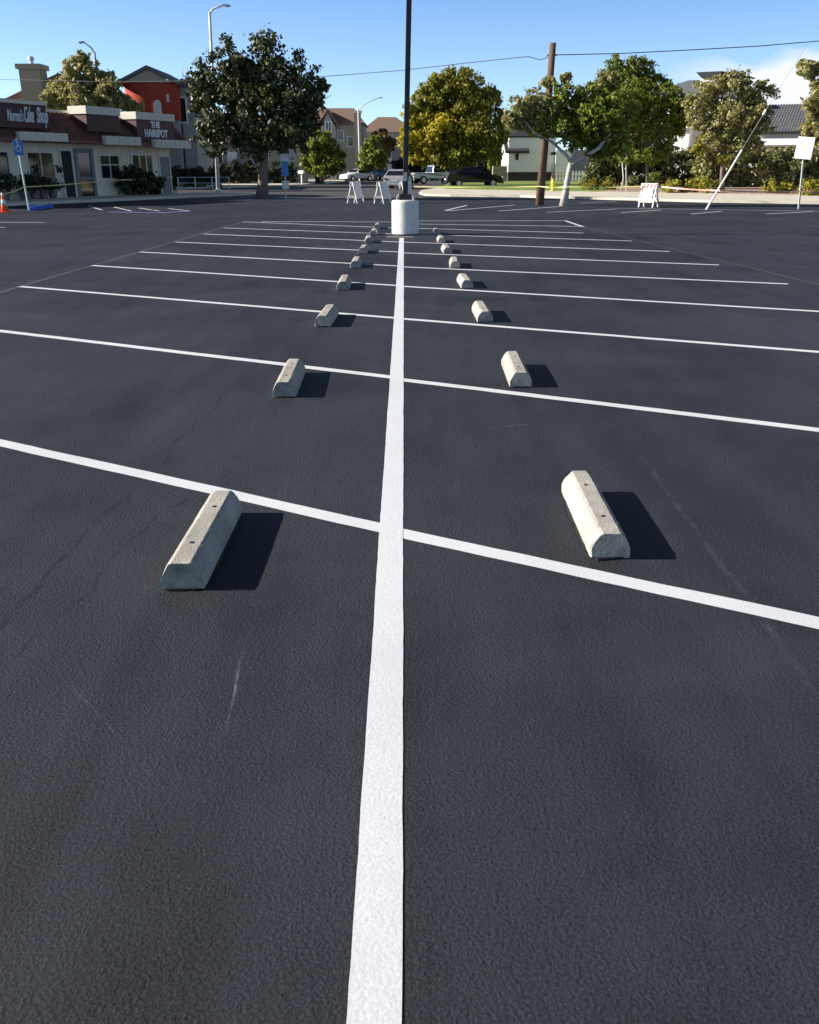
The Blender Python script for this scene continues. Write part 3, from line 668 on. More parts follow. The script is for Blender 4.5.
bush('topiary', 'dark green ball shaped shrub behind the striped barricade', 'shrub', [((P.x, P.y, zt * 0.6), (0.42, 0.42, zt * 0.42))], 'deep', 0.08, 1500, 71, P, nclump=30, clump=0.3, shell=0.8)
P = G(702, 188.5); zt = at(702, 170, P.y).z
bush('topiary', 'rounded green mound behind the low lime shrub row', 'shrub', [((P.x, P.y, zt * 0.55), (0.75, 0.6, zt * 0.44))], 'green', 0.1, 1000, 72, P, nclump=24, clump=0.32, shell=0.7)
# hedge and planting left of centre, before the houses
P = G(235, 184.8); bl = []
for i in range(26):
    x = at(176 + i * 4.6, 180, P.y + 1.2).x; bl.append(((x, P.y + 1.2 + random.uniform(-.2, .2), 1.0), (0.5, 0.6, 1.0 + .2 * math.sin(i * 2.1))))
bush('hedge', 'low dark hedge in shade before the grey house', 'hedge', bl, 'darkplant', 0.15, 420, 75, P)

for nm, x0_, x1_, Yf, top_, lab, sd in (('left', 300, 368, 140, 168, 'far dark hedge row behind the parked white cars', 301), ('right', 396, 512, 135, 160, 'far dark hedge row behind the black hatchback and pickup', 302)):
    bl = []
    n = int((x1_ - x0_) / 6)
    for i in range(n + 1):
        c = at(x0_ + i * 6, 170, Yf); zt = at(x0_, top_ + 2 * math.sin(i * 1.7), Yf).z
        for f in (.3, .75): bl.append(((c.x, Yf, zt * f), (.75, .8, zt * .3)))
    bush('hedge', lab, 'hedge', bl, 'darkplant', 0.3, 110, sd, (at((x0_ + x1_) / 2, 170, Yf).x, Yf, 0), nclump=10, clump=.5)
P = G(192, 188.6); bl = []
for i in range(9):
    x = at(170 + i * 5.5, 180, P.y).x; bl.append(((x, P.y + 1.0 + random.uniform(-.2, .2), 0.85), (0.45, 0.6, 0.85 + .15 * math.sin(i * 1.9))))
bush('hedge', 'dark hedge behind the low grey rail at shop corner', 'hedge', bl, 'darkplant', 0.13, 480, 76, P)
# ------------------------------------------------------------------ houses
def hwin(root, fr, px0, py0, px1, py1, ly, mull=(0.5,), fm='white', glass='glass', fw=0.1):
    return opening(root, fr, px0, py0, px1, py1, ly, 'window', M[glass], M[fm], mull, fw=fw)
# tan house with the big chimney, left edge, behind the shops
Y = 74; fr = Frame((at(20, 150, Y).x, Y, 0), 0)
hs = thing('tan_house', 'tan stucco house with broad square chimney behind the shops', 'house', fr.o)
mb = MB(); x0, z = fr.hit(-60, 98, 0); x1, _ = fr.hit(62, 98, 0); mb.box((x0, 0, 0), (x1, 9, z)); mb.build('wall', M['tan'], hs)
mb = MB(); xe, ze = fr.hit(-5, 97, -0.4); xr, zr = fr.hit(58, 73, -0.4)
mb.prism([Vector((x0 - 6, -0.4, ze - 4.6)), Vector((xr, -0.4, zr)), Vector((xr + (xr - xe) * 0.9, -0.4, ze - 0.4)), Vector((xr + (xr - xe) * 0.9, -0.4, ze - .7)), Vector((xr, -0.4, zr - 0.4)), Vector((x0 - 6, -0.4, ze - 5))], (0, 10, 0))
ro = mb.build('roof', M['brownroof'], hs)
mb = MB(); xr2, zr2 = fr.hit(58, 75, -0.2); mb.prism([Vector((xe - 1, -0.2, ze - 0.9)), Vector((xr, -0.2, zr - 0.42)), Vector((xr + 4, -0.2, zr - 1.6)), Vector((xr + 4, -0.2, 2)), Vector((xe - 1, -0.2, 2))], (0, 0.18, 0)); mb.build('gable_wall', M['tan'], hs)
mb = MB(); a, b, zb, zt = fr_box(mb, fr, 24, 69, 44.5, 150, -1.7, 1.45)
chm = mb.build('chimney', M['tan'], hs)
mb = MB(); mb.box((a - 0.16, -1.86, zt + 0.002), (b + 0.16, -0.1, zt + 0.34)); mb.build('cap', M['tan'], chm)
mb = MB(); mb.lathe([(0.14, zt + 0.34), (0.14, zt + 0.62), (0.24, zt + 0.64), (0.2, zt + 0.85), (0.05, zt + 0.9)], 12, ((a + b) / 2, -1, 0)); mb.build('flue', M['galv'], chm)
# house with the red round tower
Y = 80; fr = Frame((at(150, 150, Y).x, Y, 0), 0)
hs = thing('red_tower_house', 'house with red stucco corner tower, arched white window and gabled roof', 'house', fr.o)
x0, zt = fr.hit(118, 82, 0); x1, _ = fr.hit(176, 82, 0); rad = (x1 - x0) * 0.42
mb = MB(); prof = []
for k in range(13):
    t = math.pi + k / 12 * math.pi / 2; prof.append(Vector((x0 + rad + rad * math.cos(t), rad + rad * math.sin(t), 0)))
prof += [Vector((x1, 0, 0)), Vector((x1, 6, 0)), Vector((x0, 6, 0))]
mb.prism([p + Vector((0, 0, 5.2)) for p in prof], (0, 0, zt - 5.2)); mb.build('tower', M['redstucco'], hs)
mb = MB(); xa, za = fr.hit(146, 65, -0.5); xl, zl = fr.hit(115, 81.5, -0.5); xr, zr = fr.hit(178, 82, -0.5)
mb.prism([Vector((xl, -0.5, zl)), Vector((xa, -0.5, za)), Vector((xr, -0.5, zr)), Vector((xr, -0.5, zr - .22)), Vector((xa, -0.5, za - 0.26)), Vector((xl, -0.5, zl - .22))], (0, 7.5, 0)); mb.build('roof', M['greyroof'], hs)
mb = MB(); mb.prism([Vector((xl + .6, -0.3, zl - 0.02)), Vector((xa, -0.3, za - 0.27)), Vector((xr - .6, -0.3, zr - 0.02))], (0, 0.5, 0)); mb.build('gable', M['tan'], hs)
mb = MB(); mb.box((x0 - 0.1, -0.12, zt - 0.02), (x1 + 0.1, 6.1, zt + 0.12)); mb.build('cornice', M['trim'], hs)
mb = MB(); xa0, zb0 = fr.hit(154.5, 115, -0.06); xa1, zt1 = fr.hit(161, 104, -0.06); c = (xa0 + xa1) / 2; r = (xa1 - xa0) / 2
mb.prism([Vector((xa0, -0.08, zb0)), Vector((xa1, -0.08, zb0))] + [Vector((c + r * math.cos(k * math.pi / 8), -0.08, zt1 + r * math.sin(k * math.pi / 8))) for k in range(9)], (0, 0.1, 0)); mb.build('window', M['white'], hs)
mb = MB()
fr_box(mb, fr, 166.5, 94, 169, 102, -0.03, 0.05); mb.build('window', M['trim'], hs)
for p in ((135, 91), (157, 90), (144, 87)): mb = MB(); fr_box(mb, fr, p[0], p[1], p[0] + 1.5, p[1] + 1.8, -0.02, 0.04); mb.build('vent_hole', M['dark'], hs)
mb = MB(); mb.box((x0 + .3, .15, 0), (x1 - .12, 6, 5.19)); mb.build('lower_wall', M['greystucco'], hs)
mb = MB(); x2, zz = fr.hit(192, 84, 1); mb.box((x1 + 0.02, 1, 0), (x2, 7, zz)); mb.build('wall', M['greystucco'], hs)
mb = MB(); x2, zz = fr.hit(196, 84, 0.6); xm, zm = fr.hit(181, 78, 0.6)
mb.prism([Vector((x1 + 0.05, 0.5, zz)), Vector((xm, 0.5, zm)), Vector((x2, 0.5, zz)), Vector((x2, 0.5, zz - 0.2)), Vector((x1 + 0.05, 0.5, zz - 0.2))], (0, 7, 0)); mb.build('wing_roof', M['greyroof'], hs)
hwin(hs, fr, 180, 98, 186, 122, 1, ())

# grey house behind the broadleaf tree
Y = 97; fr = Frame((at(215, 150, Y).x, Y, 0), 0)
hs = thing('grey_house', 'grey stucco house with white panelled door behind the dark hedge', 'house', fr.o)
mb = MB(); x0, zt = fr.hit(180, 141, 0); x1, _ = fr.hit(246, 141, 0); mb.box((x0, 0, 0), (x1, 9, zt)); mb.build('wall', M['greystucco'], hs)
mb = MB(); mb.prism([Vector((x0 - 1, -0.5, zt)), Vector((x1 + .5, -0.5, zt)), Vector((x1 + .5, 4.5, zt + 2.6)), Vector((x0 - 1, 4.5, zt + 2.6))], (0, 0, 0.15)); mb.prism([Vector((x0 - 1, 9.5, zt)), Vector((x1 + .5, 9.5, zt)), Vector((x1 + .5, 4.51, zt + 2.6)), Vector((x0 - 1, 4.51, zt + 2.6))], (0, 0, 0.15)); mb.build('roof', M['brownroof'], hs)
dr = opening(hs, fr, 229, 153.5, 236, 174, 0, 'door', M['white'], M['white'], (), zmin=0.1, fw=0.14)
hwin(hs, fr, 196, 151, 206, 165, 0); hwin(hs, fr, 213, 151, 222, 163, 0)
# cream house with sunlit side
Y = 104; fr = Frame((at(262, 150, Y).x, Y, 0), R_(28))
hs = thing('cream_house', 'cream stucco house glimpsed through the dark tree, sunlit on its left', 'house', fr.o, R_(28))
mb = MB(); mb.box((-1.6, 0, 0), (5.2, 8, 5.2)); mb.build('wall', M['cream'], hs)
mb = MB(); mb.prism([Vector((-2.1, -0.4, 5.1)), Vector((1.8, -0.4, 7.0)), Vector((5.7, -0.4, 5.1)), Vector((5.7, -0.4, 4.9)), Vector((1.8, -0.4, 6.75)), Vector((-2.1, -0.4, 4.9))], (0, 9, 0)); mb.build('roof', M['brownroof'], hs)
mb = MB(); mb.prism([Vector((-1.6, 0, 5.2)), Vector((5.2, 0, 5.2)), Vector((1.8, 0, 6.7))], (0, 0.2, 0)); mb.build('gable', M['cream'], hs)
hwin(hs, fr, 262, 150, 268, 160, 0); hwin(hs, fr, 286, 150, 294, 160, 0)
# sage house
Y = 128; fr = Frame((at(335, 150, Y).x, Y, 0), 0)
hs = thing('sage_house', 'two storey sage green house with brown gabled roof and chimney', 'house', fr.o)
mb = MB(); x0, zt = fr.hit(306, 124, 0); x1, _ = fr.hit(364, 124, 0); mb.box((x0, 0, 0), (x1, 9, zt)); mb.build('wall', M['greenstucco'], hs)
mb = MB(); xa, za = fr.hit(318, 110, -0.4); xb, _ = fr.hit(352, 110, -0.4); xe1, ze = fr.hit(366, 124.5, -0.4); xe0, _ = fr.hit(302, 124.5, -0.4)
mb.bm.free(); mb = MB()
pts = [Vector((xe0, -0.5, ze)), Vector((xe1, -0.5, ze)), Vector((xe1, 9.5, ze)), Vector((xe0, 9.5, ze)), Vector((xa, 4.5, za + 0.5)), Vector((xb, 4.5, za + 0.5))]
v = [mb.bm.verts.new(p) for p in pts]
for f in ((0, 1, 5, 4), (1, 2, 5), (2, 3, 4, 5), (3, 0, 4), (3, 2, 1, 0)): mb.bm.faces.new([v[i] for i in f])
mb.build('roof', M['brownroof'], hs)
mb = MB(); a0, z0 = fr.hit(321, 126, -1.5); a1, _ = fr.hit(335, 126, -1.5); _, zp = fr.hit(328, 112, -1.5); c = (a0 + a1) / 2
mb.prism([Vector((a0, -1.5, 0)), Vector((a1, -1.5, 0)), Vector((a1, -1.5, z0)), Vector((c, -1.5, zp)), Vector((a0, -1.5, z0))], (0, 3.5, 0)); mb.build('gable_bay', M['greystucco'], hs)
mb = MB(); mb.prism([Vector((a0 - .4, -1.8, z0 - .1)), Vector((c, -1.8, zp + .1)), Vector((a1 + .4, -1.8, z0 - .1)), Vector((a1 + .4, -1.8, z0 + .1)), Vector((c, -1.8, zp + .4)), Vector((a0 - .4, -1.8, z0 + .1))], (0, 5, 0)); mb.build('bay_roof', M['brownroof'], hs)
mb = MB(); a, b, zb, zt2 = fr_box(mb, fr, 354.5, 113, 361, 160, -0.9, 0.88); cm = mb.build('chimney', M['tan'], hs)
mb = MB(); mb.box((a - .12, -1.02, zt2 + .002), (b + .12, 0.1, zt2 + .3)); mb.build('cap', M['trim'], cm)
hwin(hs, fr, 326, 122, 331, 134, -1.5); hwin(hs, fr, 348, 137, 353, 146, 0, ()); hwin(hs, fr, 338, 131, 343, 140, 0)
# brown roofed house
Y = 150; fr = Frame((at(382, 150, Y).x, Y, 0), 0)
hs = thing('brown_roofed_house', 'pinkish house with broad brown hip roof at the end of street', 'house', fr.o)
mb = MB(); x0, zt = fr.hit(362, 132, 0); x1, _ = fr.hit(412, 132, 0); mb.box((x0, 0, 0), (x1, 10, zt)); mb.build('wall', M['pink'], hs)
mb = MB(); xa, za = fr.hit(378, 117, 5); xb, _ = fr.hit(396, 117, 5); xe0, ze = fr.hit(359, 132, -0.5); xe1, _ = fr.hit(416, 132, -0.5)
v = [mb.bm.verts.new(p) for p in (Vector((xe0, -0.5, ze)), Vector((xe1, -0.5, ze)), Vector((xe1, 10.5, ze)), Vector((xe0, 10.5, ze)), Vector((xa, 5, za)), Vector((xb, 5, za)))]
for f in ((0, 1, 5, 4), (1, 2, 5), (2, 3, 4, 5), (3, 0, 4), (3, 2, 1, 0)): mb.bm.faces.new([v[i] for i in f])
mb.build('roof', M['brownroof'], hs)
mb = MB(); fr_box(mb, fr, 385, 149, 392, 165, -2, 2.0, 0); mb.build('porch', M['white2'], hs)
hwin(hs, fr, 373, 138, 379, 146, 0); hwin(hs, fr, 394, 138, 400, 146, 0)
# white house with charcoal base, centre right
Y = 112; fr = Frame((at(535, 150, Y).x, Y, 0), 0)
hs = thing('white_house', 'white stucco house with charcoal base and dark roof behind the lawn', 'house', fr.o)
mb = MB(); x0, zb = fr.hit(508, 172, 0); x1, zt = fr.hit(556, 138, 0); mb.box((x0, 0, zb), (x1, 8, zt)); mb.build('wall', M['white2'], hs)
mb = MB(); x2, z2 = fr.hit(573, 150, -0.6); mb.box((x1 + 0.01, -0.6, zb), (x2, 8, z2)); mb.build('wing_wall', M['white2'], hs)
mb = MB(); mb.box((x0 + .03, -0.03, 0), (x1 - .4, 7.9, zb - 0.003)); mb.build('plinth', M['plum'], hs)
mb = MB(); mb.box((x1 - 0.35, -0.72, 0), (x2 + .1, 7.9, zb - .003)); mb.build('stone_base', M['stone'], hs)
mb = MB(); xr, zr = fr.hit(530, 138, -0.6); _, ze = fr.hit(520, 151, -0.6); _, ztop = fr.hit(520, 138, 2.4)
mb.prism([Vector((x0 - .4, -0.6, ze)), Vector((x0 - .4, 2.4, ztop)), Vector((x0 - .4, 2.4, ztop - .6)), Vector((x0 - .4, -0.03, ze - 0.25)), Vector((x0 - .4, -0.6, ze - 0.25))], (xr - x0 + .4, 0, 0)); mb.build('roof', M['darkroof'], hs)
mb = MB(); mb.prism([Vector((x0 - .5, -0.3, zt)), Vector((x1 + .3, -0.3, zt)), Vector((x1 + .3, 4, zt + 2.4)), Vector((x0 - .5, 4, zt + 2.4))], (0, 0, .2)); mb.build('upper_roof', M['darkroof'], hs)
mb = MB(); xc, zc = fr.hit(517.2, 155.5, -0.1); mb.prism([Vector((xc - .14, -.14, zc - .5)), Vector((xc + .14, -.14, zc - .5)), Vector((xc + .2, -.14, zc)), Vector((xc + .08, -.14, zc + .55)), Vector((xc - .08, -.14, zc + .55)), Vector((xc - .2, -.14, zc))], (0, .13, 0)); mb.build('wall_lantern', M['darkroof'], hs)
mb = MB(); fr_box(mb, fr, 551, 152, 556, 155, -0.67, 0.06); mb.build('vent_hole', M['dark'], hs)
mb = MB(); fr_box(mb, fr, 493, 166, 507, 182, -3, 1.2, 0); mb.build('gate_post', M['stone'], hs)
mb = MB(); x3, z3 = fr.hit(604, 150, 3); mb.box((x2 + 0.02, 3, 0), (x3, 9, z3)); mb.build('garage_wall', M['fence'], hs)
Y = 104; fr = Frame((at(578, 170, Y).x, Y, 0), 0)
fc = thing('picket_fence', 'white picket fence between the white house and dark hedge', 'fence', fr.o)
x0, zt = fr.hit(557, 170.5, 0); x1, _ = fr.hit(602, 170.5, 0); n = 15
for i in range(n):
    mb = MB(); x = x0 + (x1 - x0) * i / (n - 1); mb.prism([Vector((x - .09, 0, 0.1)), Vector((x + .09, 0, 0.1)), Vector((x + .09, 0, zt - .12)), Vector((x, 0, zt)), Vector((x - .09, 0, zt - .12))], (0, .03, 0)); mb.build('picket', M['white'], fc)
for z in (0.45, zt - 0.35): mb = MB(); mb.box((x0 - .1, 0.032, z - .05), (x1 + .1, 0.09, z + .05)); mb.build('rail', M['white'], fc)
# white house behind the trees on the right
Y = 92; fr = Frame((at(690, 150, Y).x, Y, 0), R_(-28))
hs = thing('white_house', 'tall white house with dark flat chimney cap hidden behind the olive tree', 'house', fr.o, R_(-28))
mb = MB(); x0, zt = fr.hit(655, 96, 0); x1, _ = fr.hit(742, 96, 0); mb.box((x0, 0, 0), (x1, 9, zt)); mb.build('wall', M['white2'], hs)
mb = MB(); x0b, zb = fr.hit(636, 129, -1.5); mb.box((x0b, -1.5, 0), (fr.hit(690, 129, -1.5)[0], -0.01, zb)); mb.build('porch_wall', M['white2'], hs)
mb = MB(); mb.box((x0b - .4, -2.0, zb), (fr.hit(692, 129, -1.5)[0], -0.005, zb + .25)); mb.build('porch_roof', M['trim'], hs)
mb = MB(); mb.prism([Vector((x0 - .5, -0.5, zt)), Vector((x1 + .5, -0.5, zt)), Vector((x1 - 2, 4.5, zt + 1.4)), Vector((x0 + 2, 4.5, zt + 1.4))], (0, 0, .2)); mb.build('roof', M['greyroof'], hs)
mb = MB(); a, b, zb, zt2 = fr_box(mb, fr, 699, 78, 719, 98, 1.0, 1.5); cm = mb.build('chimney', M['white2'], hs)
mb = MB(); xa, za = fr.hit(695.5, 78, 0.8); xb, zc = fr.hit(723, 71, 0.8)
mb.prism([Vector((xa + .5, .8, za)), Vector((xb - .5, .8, za)), Vector((xb, .8, zc)), Vector((xa, .8, zc))], (0, 2, 0)); mb.build('cap', M['darkroof'], cm)
hwin(hs, fr, 653, 141, 668, 152, -1.5, (0.33, 0.66)); hwin(hs, fr, 672, 104, 684, 118, 0)
# house with the grey tile roof
Y = 86; fr = Frame((at(785, 150, Y).x, Y, 0), R_(-26))
hs = thing('grey_roofed_house', 'low white house with grey tiled roof above the sunlit hedge', 'house', fr.o, R_(-26))
mb = MB(); x0, zt = fr.hit(752, 134, 0); x1, _ = fr.hit(880, 134, 0); mb.box((x0, 0, 0), (x1, 9, zt)); mb.build('wall', M['white2'], hs)
mb = MB(); xe0, ze = fr.hit(757, 131, -0.8); xr0, zr = fr.hit(768, 105, 4.0); 
A = Vector((xe0 - .6, -0.8, ze)); Bv = Vector((x1 + 1, -0.8, ze)); Cv = Vector((x1 + 1, 4, zr)); D = Vector((xr0, 4, zr))
mb.prism([A, Bv, Cv, D], (0, 0, -0.22)); mb.prism([Vector((xe0 - .6, 8.8, ze)), Vector((x1 + 1, 8.8, ze)), Cv + Vector((0, .02, 0)), D + Vector((0, .02, 0))], (0, 0, -.22))
for k in range(1, 11):
    t = k / 11; p = A.lerp(D, t); q = Bv.lerp(Cv, t); mb.bar(p + Vector((0, 0, .02)), q + Vector((0, 0, .02)), 0.08, 0.07)
for k in range(46):
    t = k / 46; mb.bar(A.lerp(Bv, t) + Vector((.6, 0.02, .02)), D.lerp(Cv, t) + Vector((.2, 0, .02)), 0.12, 0.06)
mb.build('roof', M['greyroof'], hs)
mb = MB(); mb.box((xe0 - .5, -0.95, ze - .3), (x1 + 1, -0.81, ze - .05)); mb.build('gutter', M['dark'], hs)
mb = MB(); fr_box(mb, fr, 758, 138.5, 810, 145, -1.2, 1.18); mb.build('awning', M['white'], hs)
hwin(hs, fr, 762, 147, 778, 158, -0.01, ()); hwin(hs, fr, 780, 147, 800, 158, -0.01, (0.35, 0.7))

# ------------------------------------------------------------------ poles and wires
Bp = G(405.3, 235.3); 
lp = thing('light_pole', 'dark square light pole on round white concrete pedestal', 'light pole', Bp + Vector((0, 0.3, 0)))
mb = MB(); mb.lathe([(0.335, 0), (0.335, 0.76), (0.325, 0.80), (0.29, 0.816), (0.0, 0.818)], 40); mb.build('pedestal', M['pedestal'], lp, smooth=False, bevel=0.01)
mb = MB(); mb.lathe([(0.345, 0.001), (0.345, 0.02), (0.338, 0.024)], 40); mb.build('base_smear', M['tar_and_hole'], lp)
mb = MB(); mb.box((-.15, -.15, .8185), (.15, .15, .95)); mb.build('base_cover', M['bronze'], lp, bevel=0.01)
ln_ = 0.0215
for i in (-1, 1):
    for j in (-1, 1): mb = MB(); mb.tube([(i * .2, j * .2, .81), (i * .2, j * .2, .875)], .018, 8); mb.build('anchor_bolt', M['galv'], lp)
mb = MB(); mb.box((-.045, -.075, 1.25), (.045, -.066, 1.45)); mb.build('hand_hole_cover', M['galv'], lp)
mb = MB(); mb.bar((0, 0, .95), (9 * ln_, 0, 9.6), 0.125, 0.125); pl = mb.build('pole', M['bronze'], lp, bevel=0.012)
mb = MB(); mb.box((-.5 + 9 * ln_, -.2, 9.6), (.5 + 9 * ln_, .2, 9.78)); mb.build('lamp_head', M['bronze'], lp, bevel=.03)
def cobra(label, base, elbow, tip, r, m, group='street lights beyond the lot'):
    Y = base.y; o = thing('street_light', label, 'street light', base, 0, group)
    e = elbow - base; t = tip - base
    mb = MB(); mb.tube([Vector((0, 0, 0)), e * 0.5, e], [r, r * 0.8, r * 0.6], 10); mb.build('pole', M[m], o, smooth=True)
    mb = MB(); md = e.lerp(t, 0.5) + Vector((0, 0, abs(t.z - e.z) * 0.12)); mb.tube([e - Vector((0, 0, .1)), e.lerp(md, 0.5) + Vector((0, 0, .05)), md, t], [r * .5, r * .45, r * .4, r * .35], 8); mb.build('arm', M[m], o, smooth=True)
    s = 1 if t.x > e.x else -1
    mb = MB(); mb.prism([t + Vector((-.1 * s, -.12, .06)), t + Vector((.3 * s, -.14, 0.02)), t + Vector((.42 * s, -.1, -.04)), t + Vector((.2 * s, -.14, -.12)), t + Vector((-.1 * s, -.1, -.03))], (0, .26, 0)); mb.build('lamp_head', M['galv'], o, bevel=.03)
    mb = MB(); mb.lathe([(r * 1.7, 0), (r * 1.7, .25), (r * 1.1, .3)], 12); mb.build('base', M[m], o)
    return o
b = G(218.5, 193.8); cobra('tall pale street light behind the dark broadleaf tree', b, at(209.5, 12, b.y), at(224, 5, b.y), 0.13, 'galv_pale')
Y = 75; b = Vector((at(101, 160, Y).x, Y, 0)); cobra('street light rising from the olive tree behind the shops', b, at(94.5, 52, Y), at(83, 42, Y), 0.13, 'galv')
b = G(360.5, 180.8); cobra('thin distant street light in front of the sage house', b, at(358, 109, b.y), at(380, 97.5, b.y), 0.13, 'galv_pale')
Bu = G(539.5, 205.3); Yu = Bu.y
def upole(base, topp, label):
    o = thing('utility_pole', label, 'utility pole', base)
    t = topp - base; mb = MB(); mb.tube([Vector((0, 0, -.05)), t * .5, t], [.19, .165, .135], 12); mb.build('pole', M['wood'], o, smooth=True)
    mb = MB(); mb.tube([t * .93 - Vector((.22, 0, 0)), t * .93 + Vector((.22, 0, 0))], .035, 8); mb.build('wire_bracket', M['galv'], o)
    return o
upole(Bu, at(553, 43, Yu), 'brown leaning wooden utility pole left of the whitewashed tree')
def wire(name, label, cat, pts, r, m='wire', group=None):
    mb = MB(); mb.tube(pts, r, 6); return tag(mb.build(name, M[m]), label, cat, group)
wire('overhead_wire', 'overhead cable running from the wooden pole off to the left', 'cable', [at(552, 55, Yu), at(541, 60, Yu + .3), at(528, 56.5, Yu + .6), at(480, 61.5, Yu + 3), at(400, 70.5, Yu + 6), at(330, 76, Yu + 9), at(240, 80, Yu + 13), at(120, 82, Yu + 18), at(0, 79.5, Yu + 23), at(-60, 76, Yu + 26)], 0.016, group='overhead cables')
wire('overhead_wire', 'overhead cable running from the wooden pole off to the right', 'cable', [at(552.5, 55, Yu), at(620, 53.5, Yu), at(690, 50, Yu), at(760, 46, Yu), at(819, 41, Yu), at(880, 33, Yu)], 0.019, group='overhead cables')
Bg = G(706, 209.5); Yg = Bg.y
gw = thing('guy_wire', 'slanting pale guy wire guard rising from the lot edge at right', 'guy wire', Bg)
mb = MB(); mb.tube([Vector((0, 0, -.02)), at(742, 150, Yg) - Bg], .042, 8); mb.build('guard', M['galv_pale'], gw)
mb = MB(); mb.tube([at(741, 151, Yg) - Bg, at(772, 100, Yg) - Bg, at(880, -70, Yg) - Bg], .009, 6); mb.build('cable', M['galv'], gw)
mb = MB(); mb.tube([at(766, 110, Yg) - Bg, at(763, 115, Yg) - Bg], .05, 8); mb.build('insulator', M['white'], gw)

# ------------------------------------------------------------------ wheel stops
def make_stop(seed, rough):
    rr = random.Random(seed)
    o = thing('wheel_stop', 'x', 'wheel stop', (0, 0, 0))
    hw, ht, tw, sh, Ln = 0.086, 0.118, 0.048, 0.045, 0.85
    pr = [(-hw, 0.004), (-hw - .001, sh), (-hw + .014, sh + .035), (-tw - .004, ht - .008), (-tw + .012, ht), (tw - .012, ht), (tw + .004, ht - .008), (hw - .014, sh + .035), (hw + .001, sh), (hw, 0.004)]
    mb = MB(); N = 28; rings = []
    for i in range(N + 1):
        y = Ln * i / N
        e = min(i, N - i); k = 0.965 if e == 0 else (0.99 if e == 1 else 1)
        rings.append([mb.bm.verts.new((x * k + rr.gauss(0, rough), y + (rr.gauss(0, rough * 2.5) if e < 2 else 0), 0.004 + (z - .004) * (1 - (1 - k) * 0.8) + (rr.gauss(0, rough) if 0 < j < 9 else 0))) for j, (x, z) in enumerate(pr)])
    for _ in range(7):       # chipped arrises
        i = rr.choice([0, 0, N, N, rr.randrange(2, N - 1)]); j = rr.choice([3, 4, 5, 6, 2, 7, 1, 8])
        v = rings[i][j]; c = Vector((0, Ln * 0.5, 0.05)); d = Vector((c.x - v.co.x, (c.y - v.co.y) * (.1 if 0 < i < N else .06), c.z - v.co.z)); v.co += d.normalized() * rr.uniform(.006, .016)
    for r0, r1 in zip(rings, rings[1:]):
        for j in range(9): mb.bm.faces.new((r0[j], r1[j], r1[j + 1], r0[j + 1]))
        mb.bm.faces.new((r0[9], r1[9], r1[0], r0[0]))
    mb.bm.faces.new(rings[0]); mb.bm.faces.new(rings[-1][::-1])
    body = mb.build('body', M['concrete'], o, bevel=0.004)
    ef = MB(); ef.prism([Vector((x * .93 + rr.gauss(0, .0015), 0.0, .012 + (z - .004) * .9 + rr.gauss(0, .0015))) for x, z in pr], (0, -.0045, 0)); ef.build('end_face', M['endface'], o)
    for yy in (0.2, 0.62):       # pin holes: solid black discs, the shade inside put into their colour
        h_ = MB(); h_.lathe([(0.010, ht - .01), (0.010, ht + .0016), (0.007, ht + .0018)], 14, (rr.uniform(-.006, .006), yy, 0)); h_.build('pin_hole_disc', M['tar_and_hole'], o)
    sm = MB(); n = 26; poly = []
    for k in range(n):
        a = 2 * math.pi * k / n; ex = (hw + .010) / max(abs(math.cos(a)), 1e-6); ey = (Ln / 2 + .014) / max(abs(math.sin(a)), 1e-6); q = min(ex, ey)
        poly.append(Vector((math.cos(a) * q + rr.gauss(0, .003), Ln / 2 + math.sin(a) * q + rr.gauss(0, .005), 0.0015)))
    sm.prism(poly, (0, 0, 0.009)); sm.build('tar_edge', M['tar_and_hole'], o)
    return o
variants = [make_stop(1, 0.0005), make_stop(2, 0.0009), make_stop(3, 0.0007), make_stop(4, 0.0008), make_stop(5, 0.0006)]
ordn = ['nearest', 'second', 'third', 'fourth', 'fifth', 'sixth', 'seventh', 'eighth', 'farthest']
Ls = [((163, 590), (203.5, 590)), ((272.5, 397.5), (296.5, 397.5)), ((314, 327), (331.5, 327)), ((336, 290.3), (350, 290.3)), ((349.5, 268.3), (361, 268.3)), ((357.5, 254), (367, 254)), ((364.5, 243.2), (373, 243.2)), ((369.5, 235.3), (377, 235.3)), ((373.5, 229), (380, 229))]
Rs = [((590, 559), (630, 559)), ((510.5, 387.5), (531, 387.5)), ((477.5, 322.5), (493, 322.5)), ((461.5, 288.6), (473, 288.6)), ((450, 268.5), (460, 268.5)), ((443.5, 253.7), (452, 253.7)), ((438, 243.2), (445.5, 243.2)), ((433.5, 235), (440, 235))]
VP = Vector((0, 1, 0))
k = 0
for side, lst in (('left', Ls), ('right', Rs)):
    for i, (a, b) in enumerate(lst):
        o = variants[k] if k < 5 else copy_tree(variants[(k * 3) % 5])
        A, Bq = G(*a), G(*b); c = (A + Bq) / 2
        o.location = (c.x, c.y, 0.0)
        rz = 0.03 * math.sin(k * 2.3)
        if side == 'right' and i == 0: rz = R_(-1.0)
        if side == 'left' and i == 0: rz = R_(-0.3)
        o.rotation_euler = (0, 0, rz)
        if i == 0: lab = f'weathered concrete wheel stop nearest the camera, {side} of the painted centre line'
        elif i == len(lst) - 1: lab = f'tiny farthest concrete wheel stop in the {side} row, beside the white pedestal'
        else: lab = f'{ordn[i]} concrete wheel stop from the front in the {side} row'
        tag(o, lab, 'wheel stop', 'concrete wheel stops in two rows'); k += 1

